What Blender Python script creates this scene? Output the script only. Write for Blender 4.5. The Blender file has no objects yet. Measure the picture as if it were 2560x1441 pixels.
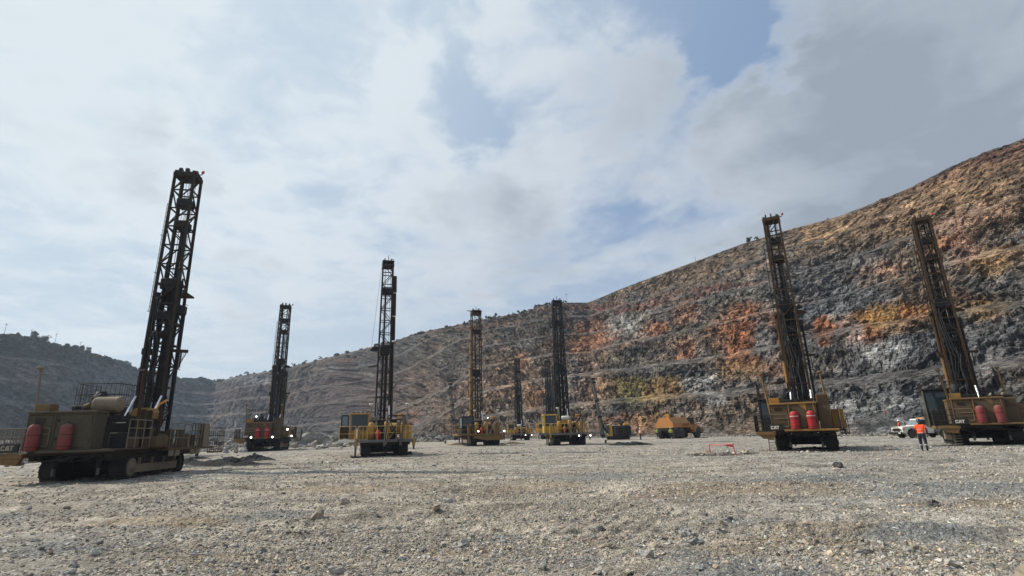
import bpy, bmesh, math, random
import numpy as np
from mathutils import Vector, Matrix

random.seed(7)
rng = np.random.default_rng(7)
SC = bpy.context.scene
COL = SC.collection
PI = math.pi

# ------------------------------------------------------------------ camera
PITCH = math.atan(365 / 1307.0)
ROLL = -math.radians(1.5)
CAM_H = 1.6
cam_data = bpy.data.cameras.new('camera')
cam_data.sensor_width = 36.0
cam_data.lens = 36.0 * 1307.0 / 2560.0
cam_data.clip_start = 0.1
cam_data.clip_end = 6000.0
cam = bpy.data.objects.new('camera', cam_data)
COL.objects.link(cam)
CAM_M = Matrix.Rotation(PI / 2 + PITCH, 4, 'X') @ Matrix.Rotation(ROLL, 4, 'Z')
cam.matrix_world = Matrix.Translation((0, 0, CAM_H)) @ CAM_M
SC.camera = cam

def pix_dir(px, py):
    """world direction seen at a spot of the photograph (used to measure azimuth and elevation)"""
    v = CAM_M.to_3x3() @ Vector(((px - 1280) / 1307.0, -(py - 720.5) / 1307.0, -1.0))
    return v.normalized()

def az_el(px, py):
    d = pix_dir(px, py)
    return math.degrees(math.atan2(d.x, d.y)), math.degrees(math.atan2(d.z, math.hypot(d.x, d.y)))

# ------------------------------------------------------------------ sun, sky, exposure
SUN_AZ, SUN_EL = -72.0, 43.0          # degrees from the view direction (+Y), towards +X
sun_dir = Vector((math.sin(math.radians(SUN_AZ)) * math.cos(math.radians(SUN_EL)),
                  math.cos(math.radians(SUN_AZ)) * math.cos(math.radians(SUN_EL)),
                  math.sin(math.radians(SUN_EL))))
sun_data = bpy.data.lights.new('sun', 'SUN')
sun_data.energy = 5.0
sun_data.angle = math.radians(0.8)
sun_data.color = (1.0, 0.93, 0.82)
sun = bpy.data.objects.new('sun', sun_data)
COL.objects.link(sun)
sun.rotation_euler = sun_dir.to_track_quat('Z', 'Y').to_euler()

vs = SC.view_settings
SC.display_settings.display_device = 'sRGB'
vs.view_transform = 'Standard'
vs.look = 'None'
vs.exposure = 0.0
vs.gamma = 1.0
vs.use_curve_mapping = False
SC.cycles.max_bounces = 6
SC.cycles.diffuse_bounces = 3
SC.cycles.volume_bounces = 0
SC.cycles.transparent_max_bounces = 8
SC.cycles.volume_step_rate = 4.0
SC.cycles.volume_max_steps = 64
SC.cycles.use_denoising = True

class NT:
    """small helper for node trees"""
    def __init__(s, nt): s.nt = nt
    def n(s, kind, **kw):
        o = s.nt.nodes.new(kind)
        for k, v in kw.items(): setattr(o, k, v)
        return o
    def put(s, sock, v):
        if isinstance(v, bpy.types.NodeSocket): s.nt.links.new(v, sock)
        elif v is not None: sock.default_value = v
    def m(s, op, a, b=None, c=None, clamp=False):
        o = s.n('ShaderNodeMath', operation=op, use_clamp=clamp)
        for i, v in enumerate((a, b, c)): s.put(o.inputs[i], v)
        return o.outputs[0]
    def vm(s, op, a, b=None):
        o = s.n('ShaderNodeVectorMath', operation=op)
        s.put(o.inputs[0], a); s.put(o.inputs[1], b)
        return o.outputs['Value'] if op in ('DOT_PRODUCT', 'LENGTH') else o.outputs[0]
    def mp(s, v, a, b, c=0.0, d=1.0, smooth=True):
        o = s.n('ShaderNodeMapRange', interpolation_type='SMOOTHSTEP' if smooth else 'LINEAR')
        for i, x in enumerate((v, a, b, c, d)): s.put(o.inputs[i], x)
        return o.outputs[0]
    def mix(s, f, a, b, mode='MIX'):
        o = s.n('ShaderNodeMix', data_type='RGBA', blend_type=mode)
        s.put(o.inputs[0], f); s.put(o.inputs[6], a); s.put(o.inputs[7], b)
        return o.outputs[2]
    def noise(s, vec, scale, detail=4.0, rough=0.55, dist=0.0, out=0):
        o = s.n('ShaderNodeTexNoise')
        s.put(o.inputs['Vector'], vec); o.inputs['Scale'].default_value = scale
        o.inputs['Detail'].default_value = detail; o.inputs['Roughness'].default_value = rough
        o.inputs['Distortion'].default_value = dist
        return o.outputs[out]
    def voro(s, vec, scale, feature='F1', out='Distance', rand=1.0):
        o = s.n('ShaderNodeTexVoronoi', feature=feature)
        s.put(o.inputs['Vector'], vec); o.inputs['Scale'].default_value = scale
        o.inputs['Randomness'].default_value = rand
        return o.outputs[out]
    def mapping(s, vec, scale=(1, 1, 1), rot=(0, 0, 0), loc=(0, 0, 0)):
        o = s.n('ShaderNodeMapping')
        s.put(o.inputs[0], vec); o.inputs[1].default_value = loc
        o.inputs[2].default_value = rot; o.inputs[3].default_value = scale
        return o.outputs[0]

def rgb(r, g, b): return (r, g, b, 1.0)

def srgb(r, g, b):
    f = lambda c: (c / 255 / 12.92) if c <= 10.3 else ((c / 255 + 0.055) / 1.055) ** 2.4
    return (f(r), f(g), f(b), 1.0)

world = bpy.data.worlds.new('World')
SC.world = world
world.use_nodes = True
world.node_tree.nodes.clear()
W = NT(world.node_tree)
tc = W.n('ShaderNodeTexCoord').outputs['Generated']
sky = W.n('ShaderNodeTexSky', sky_type='NISHITA', sun_disc=False)
sky.sun_elevation = math.radians(SUN_EL)
sky.sun_rotation = math.radians(SUN_AZ)
sky.altitude = 200.0
sky.air_density = 1.0
sky.dust_density = 2.0
d = W.vm('NORMALIZE', tc)
sep = W.n('ShaderNodeSeparateXYZ'); W.put(sep.inputs[0], d)
dz = W.m('MAXIMUM', sep.outputs[2], 0.0)
den = W.m('ADD', dz, 0.16)
comb = W.n('ShaderNodeCombineXYZ')
W.put(comb.inputs[0], W.m('DIVIDE', sep.outputs[0], den))
W.put(comb.inputs[1], W.m('DIVIDE', sep.outputs[1], den))
P = comb.outputs[0]

nv = W.vm('SUBTRACT', W.noise(P, 1.7, 9.0, 0.6, out=1), (0.5, 0.5, 0.5))
nvs = W.vm('SCALE', nv); nvs.node.inputs['Scale'].default_value = 0.55
dw = W.vm('NORMALIZE', W.vm('ADD', d, nvs))

def blobs(items):
    """clouds and gaps of the sky, each given by its direction, radius (degrees) and weight"""
    tot = None
    for (px, py, rad, wgt) in items:
        c = pix_dir(px, py)
        dot = W.vm('DOT_PRODUCT', dw, (c.x, c.y, c.z))
        v = W.m('MULTIPLY', W.mp(dot, math.cos(math.radians(rad)), 1.0), wgt)
        tot = v if tot is None else W.m('ADD', tot, v)
    return tot
cover = blobs([
    (0, 60, 22, 0.22), (150, 350, 14, 0.04), (900, 260, 12, 0.16), (640, 330, 12, 0.10), (1000, 180, 7, 0.14),
    (1280, 40, 7, 0.14), (1560, 170, 9, 0.22), (1450, 330, 11, 0.16), (1180, 470, 12, 0.26), (1420, 560, 12, 0.12),
    (2450, 200, 28, 0.30), (2250, 420, 18, 0.20), (2000, 350, 11, 0.18), (640, 640, 18, 0.05), (1000, 650, 16, 0.07),
    (1150, 220, 6, -0.18), (1690, 20, 9, -0.34), (1780, 210, 5, -0.26), (1900, 60, 5, -0.10), (620, 90, 12, -0.16), (1100, 20, 6, -0.14), (450, 250, 8, -0.10), (120, 480, 10, -0.08),
    (700, 520, 12, -0.07), (380, 560, 9, -0.05), (1900, 560, 8, -0.05)])
grey = blobs([(2480, 200, 30, 0.85), (2250, 400, 18, 0.35), (2560, 420, 14, 0.2), (1190, 480, 7, 0.55), (1340, 570, 7, 0.4),
              (330, 380, 4.0, 0.30), (540, 440, 3.0, 0.35), (1980, 250, 8, 0.15), (1560, 330, 8, 0.2), (640, 820, 6, 0.3), (1400, 690, 7, 0.35)])
warp = W.vm('SCALE', W.noise(P, 2.2, 3.0, out=1)); warp.node.inputs['Scale'].default_value = 0.35
Pw = W.vm('ADD', P, warp)
n1 = W.noise(Pw, 1.5, 12.0, 0.60)
n2 = W.noise(Pw, 4.6, 10.0, 0.62)
nn = W.m('ADD', W.m('MULTIPLY', n1, 0.66), W.m('MULTIPLY', n2, 0.34))
nn = W.m('MULTIPLY_ADD', nn, 1.9, -0.46)
dens = W.m('ADD', nn, cover)
alpha = W.mp(dens, 0.36, 0.80)
thick = W.mp(dens, 0.56, 0.86)
sd = W.vm('DOT_PRODUCT', d, tuple(sun_dir))
glare = W.mp(sd, 0.25, 1.0)
antisun_grey = W.mp(sd, 0.3, -0.5, 0.0, 0.75)   # clouds greyed away from the sun, also to cut fill from unseen sky
n3 = W.noise(W.vm('ADD', Pw, (0.11, 0.05, 0.0)), 2.4, 8.0, 0.55)
n5 = W.noise(Pw, 1.1, 9.0, 0.6)
g = W.m('MULTIPLY', W.m('MAXIMUM', grey, antisun_grey), W.mp(n5, 0.30, 0.70, 0.45, 1.10))
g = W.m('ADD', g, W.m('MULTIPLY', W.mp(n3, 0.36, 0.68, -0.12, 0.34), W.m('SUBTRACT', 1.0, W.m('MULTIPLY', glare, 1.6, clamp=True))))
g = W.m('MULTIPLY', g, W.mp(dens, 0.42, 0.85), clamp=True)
# milky veil towards the sun and the horizon
hor = W.mp(sep.outputs[2], 0.02, 0.42, 1.0, 0.0)
K = 10.0
def kc(r, g_, b, k=1.0):
    c = srgb(r, g_, b); return (c[0] * K * k, c[1] * K * k, c[2] * K * k, 1.0)
base = W.mix(0.72, sky.outputs[0], kc(150, 175, 208))
base = W.mix(W.m('MULTIPLY', hor, 0.9), base, kc(200, 213, 223))
base = W.mix(W.m('MULTIPLY', glare, 1.0, clamp=True), base, kc(203, 219, 231))
cl = W.mix(W.m('MULTIPLY', glare, 1.5, clamp=True), kc(204, 213, 223), kc(232, 240, 244))
cl = W.mix(W.m('MULTIPLY', thick, 0.5), cl, kc(198, 209, 220))
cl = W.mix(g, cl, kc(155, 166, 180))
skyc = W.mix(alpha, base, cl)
below = W.mp(sep.outputs[2], -0.06, 0.0, 1.0, 0.0)
skyc = W.mix(below, skyc, kc(150, 148, 142))
bg = W.n('ShaderNodeBackground')
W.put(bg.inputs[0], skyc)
bg.inputs[1].default_value = 0.1
wo = W.n('ShaderNodeOutputWorld')
W.put(wo.inputs[0], bg.outputs[0])

# ------------------------------------------------------------------ numpy noise
def _hash(ix, iy, iz, seed):
    with np.errstate(over='ignore'):
        h = (ix.astype(np.uint32) * np.uint32(374761393) + iy.astype(np.uint32) * np.uint32(668265263)
             + iz.astype(np.uint32) * np.uint32(2147483647 & 0x7feb352d) + np.uint32(seed * 974711 + 13))
        h ^= h >> np.uint32(15); h *= np.uint32(2246822519)
        h ^= h >> np.uint32(13); h *= np.uint32(3266489917)
        h ^= h >> np.uint32(16)
    return h

def vnoise(p, seed=0):
    """smooth value noise, -1..1, p (n,3)"""
    i = np.floor(p).astype(np.int64); f = p - i
    u = f * f * f * (f * (f * 6 - 15) + 10)
    out = np.zeros(len(p))
    for a in (0, 1):
        for b in (0, 1):
            for c in (0, 1):
                h = _hash(i[:, 0] + a, i[:, 1] + b, i[:, 2] + c, seed) / 4294967295.0
                w = (u[:, 0] if a else 1 - u[:, 0]) * (u[:, 1] if b else 1 - u[:, 1]) * (u[:, 2] if c else 1 - u[:, 2])
                out += w * h
    return out * 2 - 1

def fbm(p, octaves=4, seed=0, gain=0.5, ridged=False):
    tot = np.zeros(len(p)); amp = 1.0; s = 0.0; q = p.copy()
    for o in range(octaves):
        n = vnoise(q, seed + o * 17)
        if ridged: n = 1 - 2 * np.abs(n)
        tot += amp * n; s += amp; amp *= gain
        q = q * 2.03 + 11.3
    return tot / s

def facets(p, seed=0, tilt=0.8):
    """broken-rock relief: each Voronoi cell is a tilted flat block; also returns a random value per cell"""
    i = np.floor(p).astype(np.int64)
    best = np.full(len(p), 1e9); val = np.zeros(len(p)); rnd = np.zeros(len(p))
    for a in (-1, 0, 1):
        for b in (-1, 0, 1):
            for c in (-1, 0, 1):
                jx, jy, jz = i[:, 0] + a, i[:, 1] + b, i[:, 2] + c
                h = _hash(jx, jy, jz, seed); h2 = _hash(jx, jy, jz, seed + 5)
                ox = (h & 1023) / 1023.0; oy = ((h >> 10) & 1023) / 1023.0; oz = ((h >> 20) & 1023) / 1023.0
                dx = p[:, 0] - jx - ox; dy = p[:, 1] - jy - oy; dz_ = p[:, 2] - jz - oz
                dd = dx * dx + dy * dy + dz_ * dz_
                k = dd < best
                tx = (h2 & 1023) / 511.5 - 1; ty = ((h2 >> 10) & 1023) / 511.5 - 1; tz = ((h2 >> 20) & 1023) / 511.5 - 1
                v = tilt * (dx * tx + dy * ty + dz_ * tz) + 0.5 * tx
                best = np.where(k, dd, best); val = np.where(k, v, val); rnd = np.where(k, (tz + 1) / 2, rnd)
    return val, rnd

def sstep(x, a, b):
    t = np.clip((x - a) / (b - a), 0, 1); return t * t * (3 - 2 * t)

# ------------------------------------------------------------------ object helpers
def tag(o, label=None, cat=None, group=None, kind=None):
    if label: o['label'] = label
    if cat: o['category'] = cat
    if group: o['group'] = group
    if kind: o['kind'] = kind
    return o

def link(name, mesh, parent=None, loc=None):
    o = bpy.data.objects.new(name, mesh)
    COL.objects.link(o)
    if parent is not None: o.parent = parent
    if loc is not None: o.location = loc
    return o

def thing(name, label, cat, loc=(0, 0, 0), head=0.0, group=None):
    """an Empty at the thing's base; head = degrees clockwise from +Y (as a compass)"""
    o = link(name, None, None, loc)
    o.rotation_euler = (0, 0, -math.radians(head))
    o.empty_display_size = 0.5
    return tag(o, label, cat, group)

def grid_mesh(name, V, nr, nc, mat, wrap=False, colors=None, smooth=True):
    """V is (nr*nc,3) row-major"""
    me = bpy.data.meshes.new(name)
    r = np.arange(nr - 1)[:, None]; c = np.arange(nc if wrap else nc - 1)[None, :]
    c2 = (c + 1) % nc
    F = np.stack([r * nc + c, r * nc + c2, (r + 1) * nc + c2, (r + 1) * nc + c], -1).reshape(-1, 4)
    me.vertices.add(len(V)); me.vertices.foreach_set('co', V.astype(np.float32).ravel())
    me.loops.add(F.size); me.loops.foreach_set('vertex_index', F.astype(np.int32).ravel())
    me.polygons.add(len(F))
    me.polygons.foreach_set('loop_start', np.arange(0, F.size, 4, dtype=np.int32))
    me.polygons.foreach_set('loop_total', np.full(len(F), 4, dtype=np.int32))
    me.update(calc_edges=True)
    if colors is not None:
        at = me.color_attributes.new('tint', 'FLOAT_COLOR', 'POINT')
        at.data.foreach_set('color', np.concatenate([colors, np.ones((len(colors), 1))], 1).astype(np.float32).ravel())
    me.polygons.foreach_set('use_smooth', np.full(len(F), smooth))
    me.materials.append(mat)
    return me

# ------------------------------------------------------------------ ground materials
def new_mat(name):
    m = bpy.data.materials.new(name); m.use_nodes = True
    m.node_tree.nodes.clear()
    N = NT(m.node_tree)
    b = N.n('ShaderNodeBsdfPrincipled'); o = N.n('ShaderNodeOutputMaterial')
    m.node_tree.links.new(b.outputs[0], o.inputs[0])
    return m, N, b

def attr(N, name, kind='GEOMETRY', out=0):
    return N.n('ShaderNodeAttribute', attribute_name=name, attribute_type=kind).outputs[out]

def rock_material(name, sc=1.0, contrast=1.0, bump=1.0):
    m, N, b = new_mat(name)
    pos = N.n('ShaderNodeNewGeometry').outputs['Position']
    tint = attr(N, 'tint')
    mpd = N.mapping(pos, (0.6, 0.6, 2.2), (0.30, -0.30, 0.2))
    c1 = N.voro(mpd, 0.75 * sc, out='Color')
    c2 = N.voro(N.vm('ADD', mpd, N.noise(mpd, 1.2 * sc, 3, out=1)), 2.1 * sc, out='Color')
    s1 = N.n('ShaderNodeSeparateColor'); N.put(s1.inputs[0], c1)
    s2 = N.n('ShaderNodeSeparateColor'); N.put(s2.inputs[0], c2)
    n = N.noise(mpd, 0.33 * sc, 10, 0.62)
    nf = N.noise(mpd, 3.4 * sc, 8, 0.65)
    v = N.m('ADD', N.m('MULTIPLY', N.m('SUBTRACT', s1.outputs[0], 0.5), 0.42 * contrast),
            N.m('MULTIPLY', N.m('SUBTRACT', s2.outputs[1], 0.5), 0.55 * contrast))
    v = N.m('ADD', v, N.m('MULTIPLY', N.m('SUBTRACT', n, 0.5), 1.5 * contrast))
    v = N.m('ADD', v, N.m('MULTIPLY', N.m('SUBTRACT', nf, 0.5), 1.7 * contrast))
    k = N.m('POWER', 2.0, N.m('MULTIPLY', v, 2.0))
    kk = N.n('ShaderNodeCombineXYZ')
    for i in range(3): N.put(kk.inputs[i], k)
    col = N.mix(1.0, tint, kk.outputs[0], 'MULTIPLY')
    pale = N.mp(N.m('MULTIPLY', s2.outputs[0], N.noise(mpd, 0.12 * sc, 4)), 0.44, 0.60)
    col = N.mix(N.m('MULTIPLY', pale, 0.4 * contrast, clamp=True), col, rgb(0.33, 0.29, 0.25))
    N.put(b.inputs['Base Color'], col)
    b.inputs['Roughness'].default_value = 0.92
    b.inputs['Specular IOR Level'].default_value = 0.2
    hgt = N.m('ADD', N.m('MULTIPLY', nf, 0.9), N.m('ADD', N.m('MULTIPLY', N.voro(mpd, 1.6 * sc), 0.7), N.m('MULTIPLY', s2.outputs[2], 0.35)))
    bp = N.n('ShaderNodeBump'); bp.inputs['Strength'].default_value = 0.9
    bp.inputs['Distance'].default_value = 0.55 * bump / sc
    N.put(bp.inputs['Height'], hgt); N.put(b.inputs['Normal'], bp.outputs[0])
    return m

def gravel_material():
    m, N, b = new_mat('crushed_rock_ground')
    pos = N.n('ShaderNodeNewGeometry').outputs['Position']
    tint = attr(N, 'tint')
    v1 = N.voro(pos, 13.0, out='Color'); v2 = N.voro(pos, 31.0, out='Color'); v3 = N.voro(pos, 4.2, out='Color')
    s1 = N.n('ShaderNodeSeparateColor'); N.put(s1.inputs[0], v1)
    s2 = N.n('ShaderNodeSeparateColor'); N.put(s2.inputs[0], v2)
    s3 = N.n('ShaderNodeSeparateColor'); N.put(s3.inputs[0], v3)
    n = N.noise(pos, 1.3, 10, 0.7)
    v = N.m('ADD', N.m('MULTIPLY', N.m('SUBTRACT', s1.outputs[0], 0.5), 0.55), N.m('MULTIPLY', N.m('SUBTRACT', s2.outputs[0], 0.5), 0.5))
    v = N.m('ADD', v, N.m('MULTIPLY', N.m('SUBTRACT', n, 0.5), 1.5))
    v = N.m('ADD', v, N.m('MULTIPLY', N.m('SUBTRACT', s3.outputs[0], 0.5), 0.25))
    k = N.m('POWER', 2.0, N.m('MULTIPLY', v, 1.25))
    kk = N.n('ShaderNodeCombineXYZ')
    for i in range(3): N.put(kk.inputs[i], k)
    col = N.mix(1.0, tint, kk.outputs[0], 'MULTIPLY')
    N.put(b.inputs['Base Color'], col)
    b.inputs['Roughness'].default_value = 0.95
    b.inputs['Specular IOR Level'].default_value = 0.15
    h = N.m('ADD', N.m('MULTIPLY', N.voro(pos, 15.0), -0.7), N.m('MULTIPLY', N.voro(pos, 34.0), -0.35))
    h = N.m('ADD', h, N.m('MULTIPLY', N.noise(pos, 7.0, 9, 0.7), 1.4))
    bp = N.n('ShaderNodeBump'); bp.inputs['Strength'].default_value = 1.0
    bp.inputs['Distance'].default_value = 0.10
    N.put(bp.inputs['Height'], h); N.put(b.inputs['Normal'], bp.outputs[0])
    return m

def stone_material(name='loose_stone'):
    m, N, b = new_mat(name)
    t = N.n('ShaderNodeAttribute', attribute_name='tone', attribute_type='INSTANCER').outputs[0]
    pos = N.n('ShaderNodeNewGeometry').outputs['Position']
    n = N.noise(pos, 9.0, 6, 0.7)
    k = N.mp(n, 0.25, 0.75, 0.55, 1.45, smooth=False)
    kk = N.n('ShaderNodeCombineXYZ')
    for i in range(3): N.put(kk.inputs[i], k)
    N.put(b.inputs['Base Color'], N.mix(1.0, t, kk.outputs[0], 'MULTIPLY'))
    b.inputs['Roughness'].default_value = 0.9
    b.inputs['Specular IOR Level'].default_value = 0.2
    return m

MAT_WALL = rock_material('blasted_rock_wall', 1.0, 1.0, 1.0)
MAT_GROUND = gravel_material()
MAT_STONE = stone_material()

# ------------------------------------------------------------------ ground height
_CP = np.array([(-20, 26, 0), (18, 36, -.03), (33, 38, .05), (-11, 46, 0), (-28, 66, .5), (-30, 60, .48), (-5, 70, .3), (6, 64, .13),
                (7, 70, .15), (20, 84, .2), (28, 80, .22), (42, 60, .2), (-40, 92, .6), (-60, 75, .6), (0, 5, 0), (-8, 15, 0), (10, 15, 0),
                (25, 34, .1), (0, 30, 0), (0, 110, .4), (60, 40, .2), (-30, 40, .1), (0, -20, 0), (12, 60, .1), (-15, 90, .55), (15, 100, .3)], float)

def base_z(x, y):
    x = np.asarray(x, float); y = np.asarray(y, float)
    sw = np.zeros(x.shape); sz = np.zeros(x.shape)
    for cx, cy, cz in _CP:
        w = np.exp(-((x - cx) ** 2 + (y - cy) ** 2) / (2 * 11.0 ** 2)) + 1e-6 / (1 + ((x - cx) ** 2 + (y - cy) ** 2) / 1e4)
        sw += w; sz += w * cz
    return sz / sw

# azimuth tables (degrees) of the pit: wall foot radius, foot height, edge of the working floor
AZ_T = [-180, -100, -75, -60, -45, -36, -30, -24, -14, -8, -3, 3, 8, 15, 25, 36, 48, 60, 80, 100, 180]
RB_T = [150, 150, 150, 190, 250, 350, 420, 330, 210, 165, 146, 140, 132, 120, 104, 86, 78, 72, 70, 80, 150]
ZB_T = [0, -22, -22, -22, -22, -22, -22, -22, -20, -12, -2, 0.3, 0.3, .3, .3, .2, .2, .1, 0, 0, 0]
ED_T = [400, 60, 62, 75, 95, 100, 106, 108, 112, 118, 400, 400, 400, 400, 400, 400, 400, 400, 400, 400, 400]
HC = 55.0
ridge_px = [(0, 845), (60, 852), (130, 866), (200, 885), (270, 903), (330, 925), (385, 940), (440, 951), (490, 954), (540, 955), (600, 940), (700, 925), (825, 893),
            (950, 862), (1080, 828), (1200, 800), (1290, 786), (1345, 768), (1395, 757), (1440, 757), (1470, 757), (1560, 720), (1700, 668), (1850, 612),
            (1960, 578), (2100, 540), (2250, 480), (2400, 415), (2560, 350)]
_ra = [az_el(*p) for p in ridge_px]
RA = [-180, -100, -60] + [a for a, e in _ra] + [56, 70, 100, 180]
RE = [3, 9, 9] + [e for a, e in _ra] + [22.5, 23, 20, 4]

def floor_z(x, y):
    """height of the working floor with the drop into the pit on the left"""
    x = np.asarray(x, float); y = np.asarray(y, float)
    r = np.hypot(x, y); a = np.degrees(np.arctan2(x, y))
    z = base_z(x, y)
    ed = np.interp(a, AZ_T, ED_T) + 2.5 * np.sin(a * 1.7) + 1.5 * np.sin(a * 4.1)
    drop = sstep(r, ed, ed + 38)
    return z * (1 - drop) - 23.5 * drop * (a < 0)

def gz(x, y): return float(floor_z(np.array([x]), np.array([y]))[0])
# ------------------------------------------------------------------ the ground sheet
def patch_field(x, y, items):
    """soft irregular patches (x, y, rx, ry)"""
    q = np.stack([x * 0.5, y * 0.5, x * 0], 1)
    wob = fbm(q, 4, 31)
    out = np.zeros(len(x))
    for (px, py, rx, ry) in items:
        dd = np.sqrt(((x - px) / rx) ** 2 + ((y - py) / ry) ** 2) + wob * 0.9
        out = np.maximum(out, 1 - sstep(dd, 0.55, 1.15))
    return out

def gpix(px, py):
    d_ = pix_dir(px, py); t = -CAM_H / d_.z
    return d_.x * t, d_.y * t

def build_ground():
    az = np.concatenate([np.linspace(-180, -56, 90)[:-1], np.linspace(-56, 56, 1000), np.linspace(56, 180, 90)[1:-1]])
    rr = np.concatenate([[0.0, 1.0, 2.0, 3.0], np.geomspace(3.4, 130, 400), np.geomspace(132, 560, 40)])
    A, R_ = np.meshgrid(np.radians(az), rr)
    x = (np.sin(A) * R_).ravel(); y = (np.cos(A) * R_).ravel(); r = R_.ravel()
    z = floor_z(x, y)
    p = np.stack([x, y, x * 0], 1)
    fin = np.clip(1.6 - r / 60, 0.15, 1)
    z += 0.07 * fbm(p * np.array([0.16, 0.28, 1]), 3, 3) * sstep(r, 4, 20)
    z += 0.022 * fbm(p * 1.1, 3, 5) + 0.030 * fbm(p * 4.2, 3, 9) * fin
    lump, _ = facets(p * np.array([7.5, 7.5, 1]) + 0.5, 21, 0.9)
    z += 0.016 * lump * np.clip(1.3 - r / 30, 0, 1)
    # vehicle ruts crossing the floor
    for k, (x0, y0, a_, wd) in enumerate([(-6, 14, -62, .5), (-6.6, 16.2, -62, .5), (8, 20, 76, .6), (9, 23, 76, .6), (0, 30, 84, .6), (2, 34, 80, .6), (3, 9, -74, .35), (-14, 44, 70, .7), (14, 46, 86, .8), (-2, 11, 62, .3), (-1.2, 12.6, 62, .3), (4, 14, -70, .4), (5, 15.6, -70, .4)]):
        ca, sa = math.cos(math.radians(a_)), math.sin(math.radians(a_))
        u = (x - x0) * sa + (y - y0) * ca; v = (x - x0) * ca - (y - y0) * sa
        v = v + 0.6 * np.sin(u * 0.11 + k)
        z += (-0.055 * np.exp(-(v / wd) ** 2) * (1 + .5 * np.sin(u * 19)) + 0.04 * np.exp(-((np.abs(v) - wd * 1.7) / (wd * .6)) ** 2)) * sstep(40 - np.abs(u), 0, 12)
    # windrow and rubble slope along the pit edge
    a = np.degrees(np.arctan2(x, y))
    ed = np.interp(a, AZ_T, ED_T) + 2.5 * np.sin(a * 1.7) + 1.5 * np.sin(a * 4.1)
    onleft = (a < -4) * (a > -100)
    berm = np.exp(-((r - ed + 4) / 3.2) ** 2) * onleft
    z += berm * (1.0 + 0.75 * fbm(p * 0.35, 3, 12)) + berm * 0.35 * facets(p * 1.1, 4)[0]
    rub = sstep(r, ed - 30, ed - 12) * onleft * (a < -15)
    z += rub * 0.14 * facets(p * 1.7, 8)[0]
    V = np.stack([x, y, z], 1)
    # colours of the broken rock, by place
    n = fbm(p * np.array([0.12, 0.22, 1]), 4, 40); n2 = fbm(p * np.array([0.5, 1.0, 1]), 4, 47)
    tan = np.array([0.372, 0.328, 0.268]); grey_ = np.array([0.345, 0.328, 0.292]); blue = np.array([0.23, 0.24, 0.235]); och = np.array([0.33, 0.245, 0.15])
    rd = np.array([0.26, 0.17, 0.13])
    right = sstep(a, 5, 35) * 0.5 + sstep(r, 25, 60) * 0.25
    c = tan[None] * (1 - right[:, None]) + grey_[None] * right[:, None]
    t = sstep(n + 0.35 * n2, 0.02, 0.4)[:, None]; c = c * (1 - t * .7) + grey_ * t * .7
    n3 = fbm(p * np.array([0.35, 1.3, 1]), 5, 44, 0.62); n4 = fbm(p * np.array([1.6, 3.5, 1]), 3, 45, 0.6)
    c = c * (1 + 0.5 * n3 + 0.5 * n4)[:, None]
    bl = patch_field(x, y, [(*gpix(1480, 1190), 2.6, 2.2), (*gpix(1230, 1350), 0.75, .35), (*gpix(1800, 1385), 1.0, .5), (*gpix(1850, 1425), .9, .45),
                            (*gpix(1400, 1400), .8, .4), (*gpix(2050, 1200), 2.6, 2), (*gpix(2480, 1230), 3.0, 2.2), (*gpix(690, 1290), 1.1, .7), (*gpix(130, 1370), 1.1, .6),
                            (*gpix(2200, 1330), 1.6, .7), (*gpix(40, 1290), 1.5, .8), (*gpix(1900, 1300), 1.2, .6)])[:, None]
    c = c * (1 - bl * .75) + blue * bl * .75
    oc = patch_field(x, y, [(*gpix(560, 1395), 1.1, .4), (*gpix(330, 1310), 1.6, .7), (*gpix(900, 1395), .9, .35), (*gpix(1850, 1225), 3, 1.6), (*gpix(1900, 1370), 1.2, .45),
                            (*gpix(1350, 1215), 1.8, 1.2), (*gpix(2480, 1260), 2, .6), (*gpix(1080, 1380), 1.2, .5), (*gpix(850, 1220), 3, 1.6), (*gpix(2080, 1320), 1.2, .4)])[:, None]
    c = c * (1 - oc * .5) + och * oc * .5
    r2 = patch_field(x, y, [(*gpix(1490, 1350), .6, .25), (*gpix(1200, 1240), .9, .4), (*gpix(1660, 1245), 1.6, .6), (*gpix(1360, 1405), .5, .15)])[:, None]
    c = c * (1 - r2 * .5) + rd * r2 * .5
    dk = patch_field(x, y, [(*gpix(560, 1165), 5.0, 2.0), (*gpix(650, 1175), 3, .9), (*gpix(680, 1122), 9, 4.5), (*gpix(800, 1118), 7, 3.0), (*gpix(480, 1150), 3.6, 2.4), (*gpix(1560, 1114), 4, 2)])[:, None]  # dark drill cuttings, with the dark shadow between the left rigs painted in
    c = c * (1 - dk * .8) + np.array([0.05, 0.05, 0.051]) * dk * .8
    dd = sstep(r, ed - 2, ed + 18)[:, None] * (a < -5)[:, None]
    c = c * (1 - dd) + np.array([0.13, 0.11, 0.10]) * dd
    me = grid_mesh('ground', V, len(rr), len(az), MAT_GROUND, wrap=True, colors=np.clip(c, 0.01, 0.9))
    o = link('ground', me); tag(o, kind='structure')
    return V.reshape(len(rr), len(az), 3), az, rr

GV, G_AZ, G_RR = build_ground()
def surf_z(x, y):
    r = math.hypot(x, y); a = math.degrees(math.atan2(x, y))
    i = min(max(int(np.searchsorted(G_RR, r)), 1), len(G_RR) - 1); j = min(max(int(np.searchsorted(G_AZ, a)), 1), len(G_AZ) - 1)
    fr = (r - G_RR[i - 1]) / (G_RR[i] - G_RR[i - 1]); fa = (a - G_AZ[j - 1]) / (G_AZ[j] - G_AZ[j - 1])
    return float((GV[i - 1, j - 1, 2] * (1 - fa) + GV[i - 1, j, 2] * fa) * (1 - fr) + (GV[i, j - 1, 2] * (1 - fa) + GV[i, j, 2] * fa) * fr)

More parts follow.
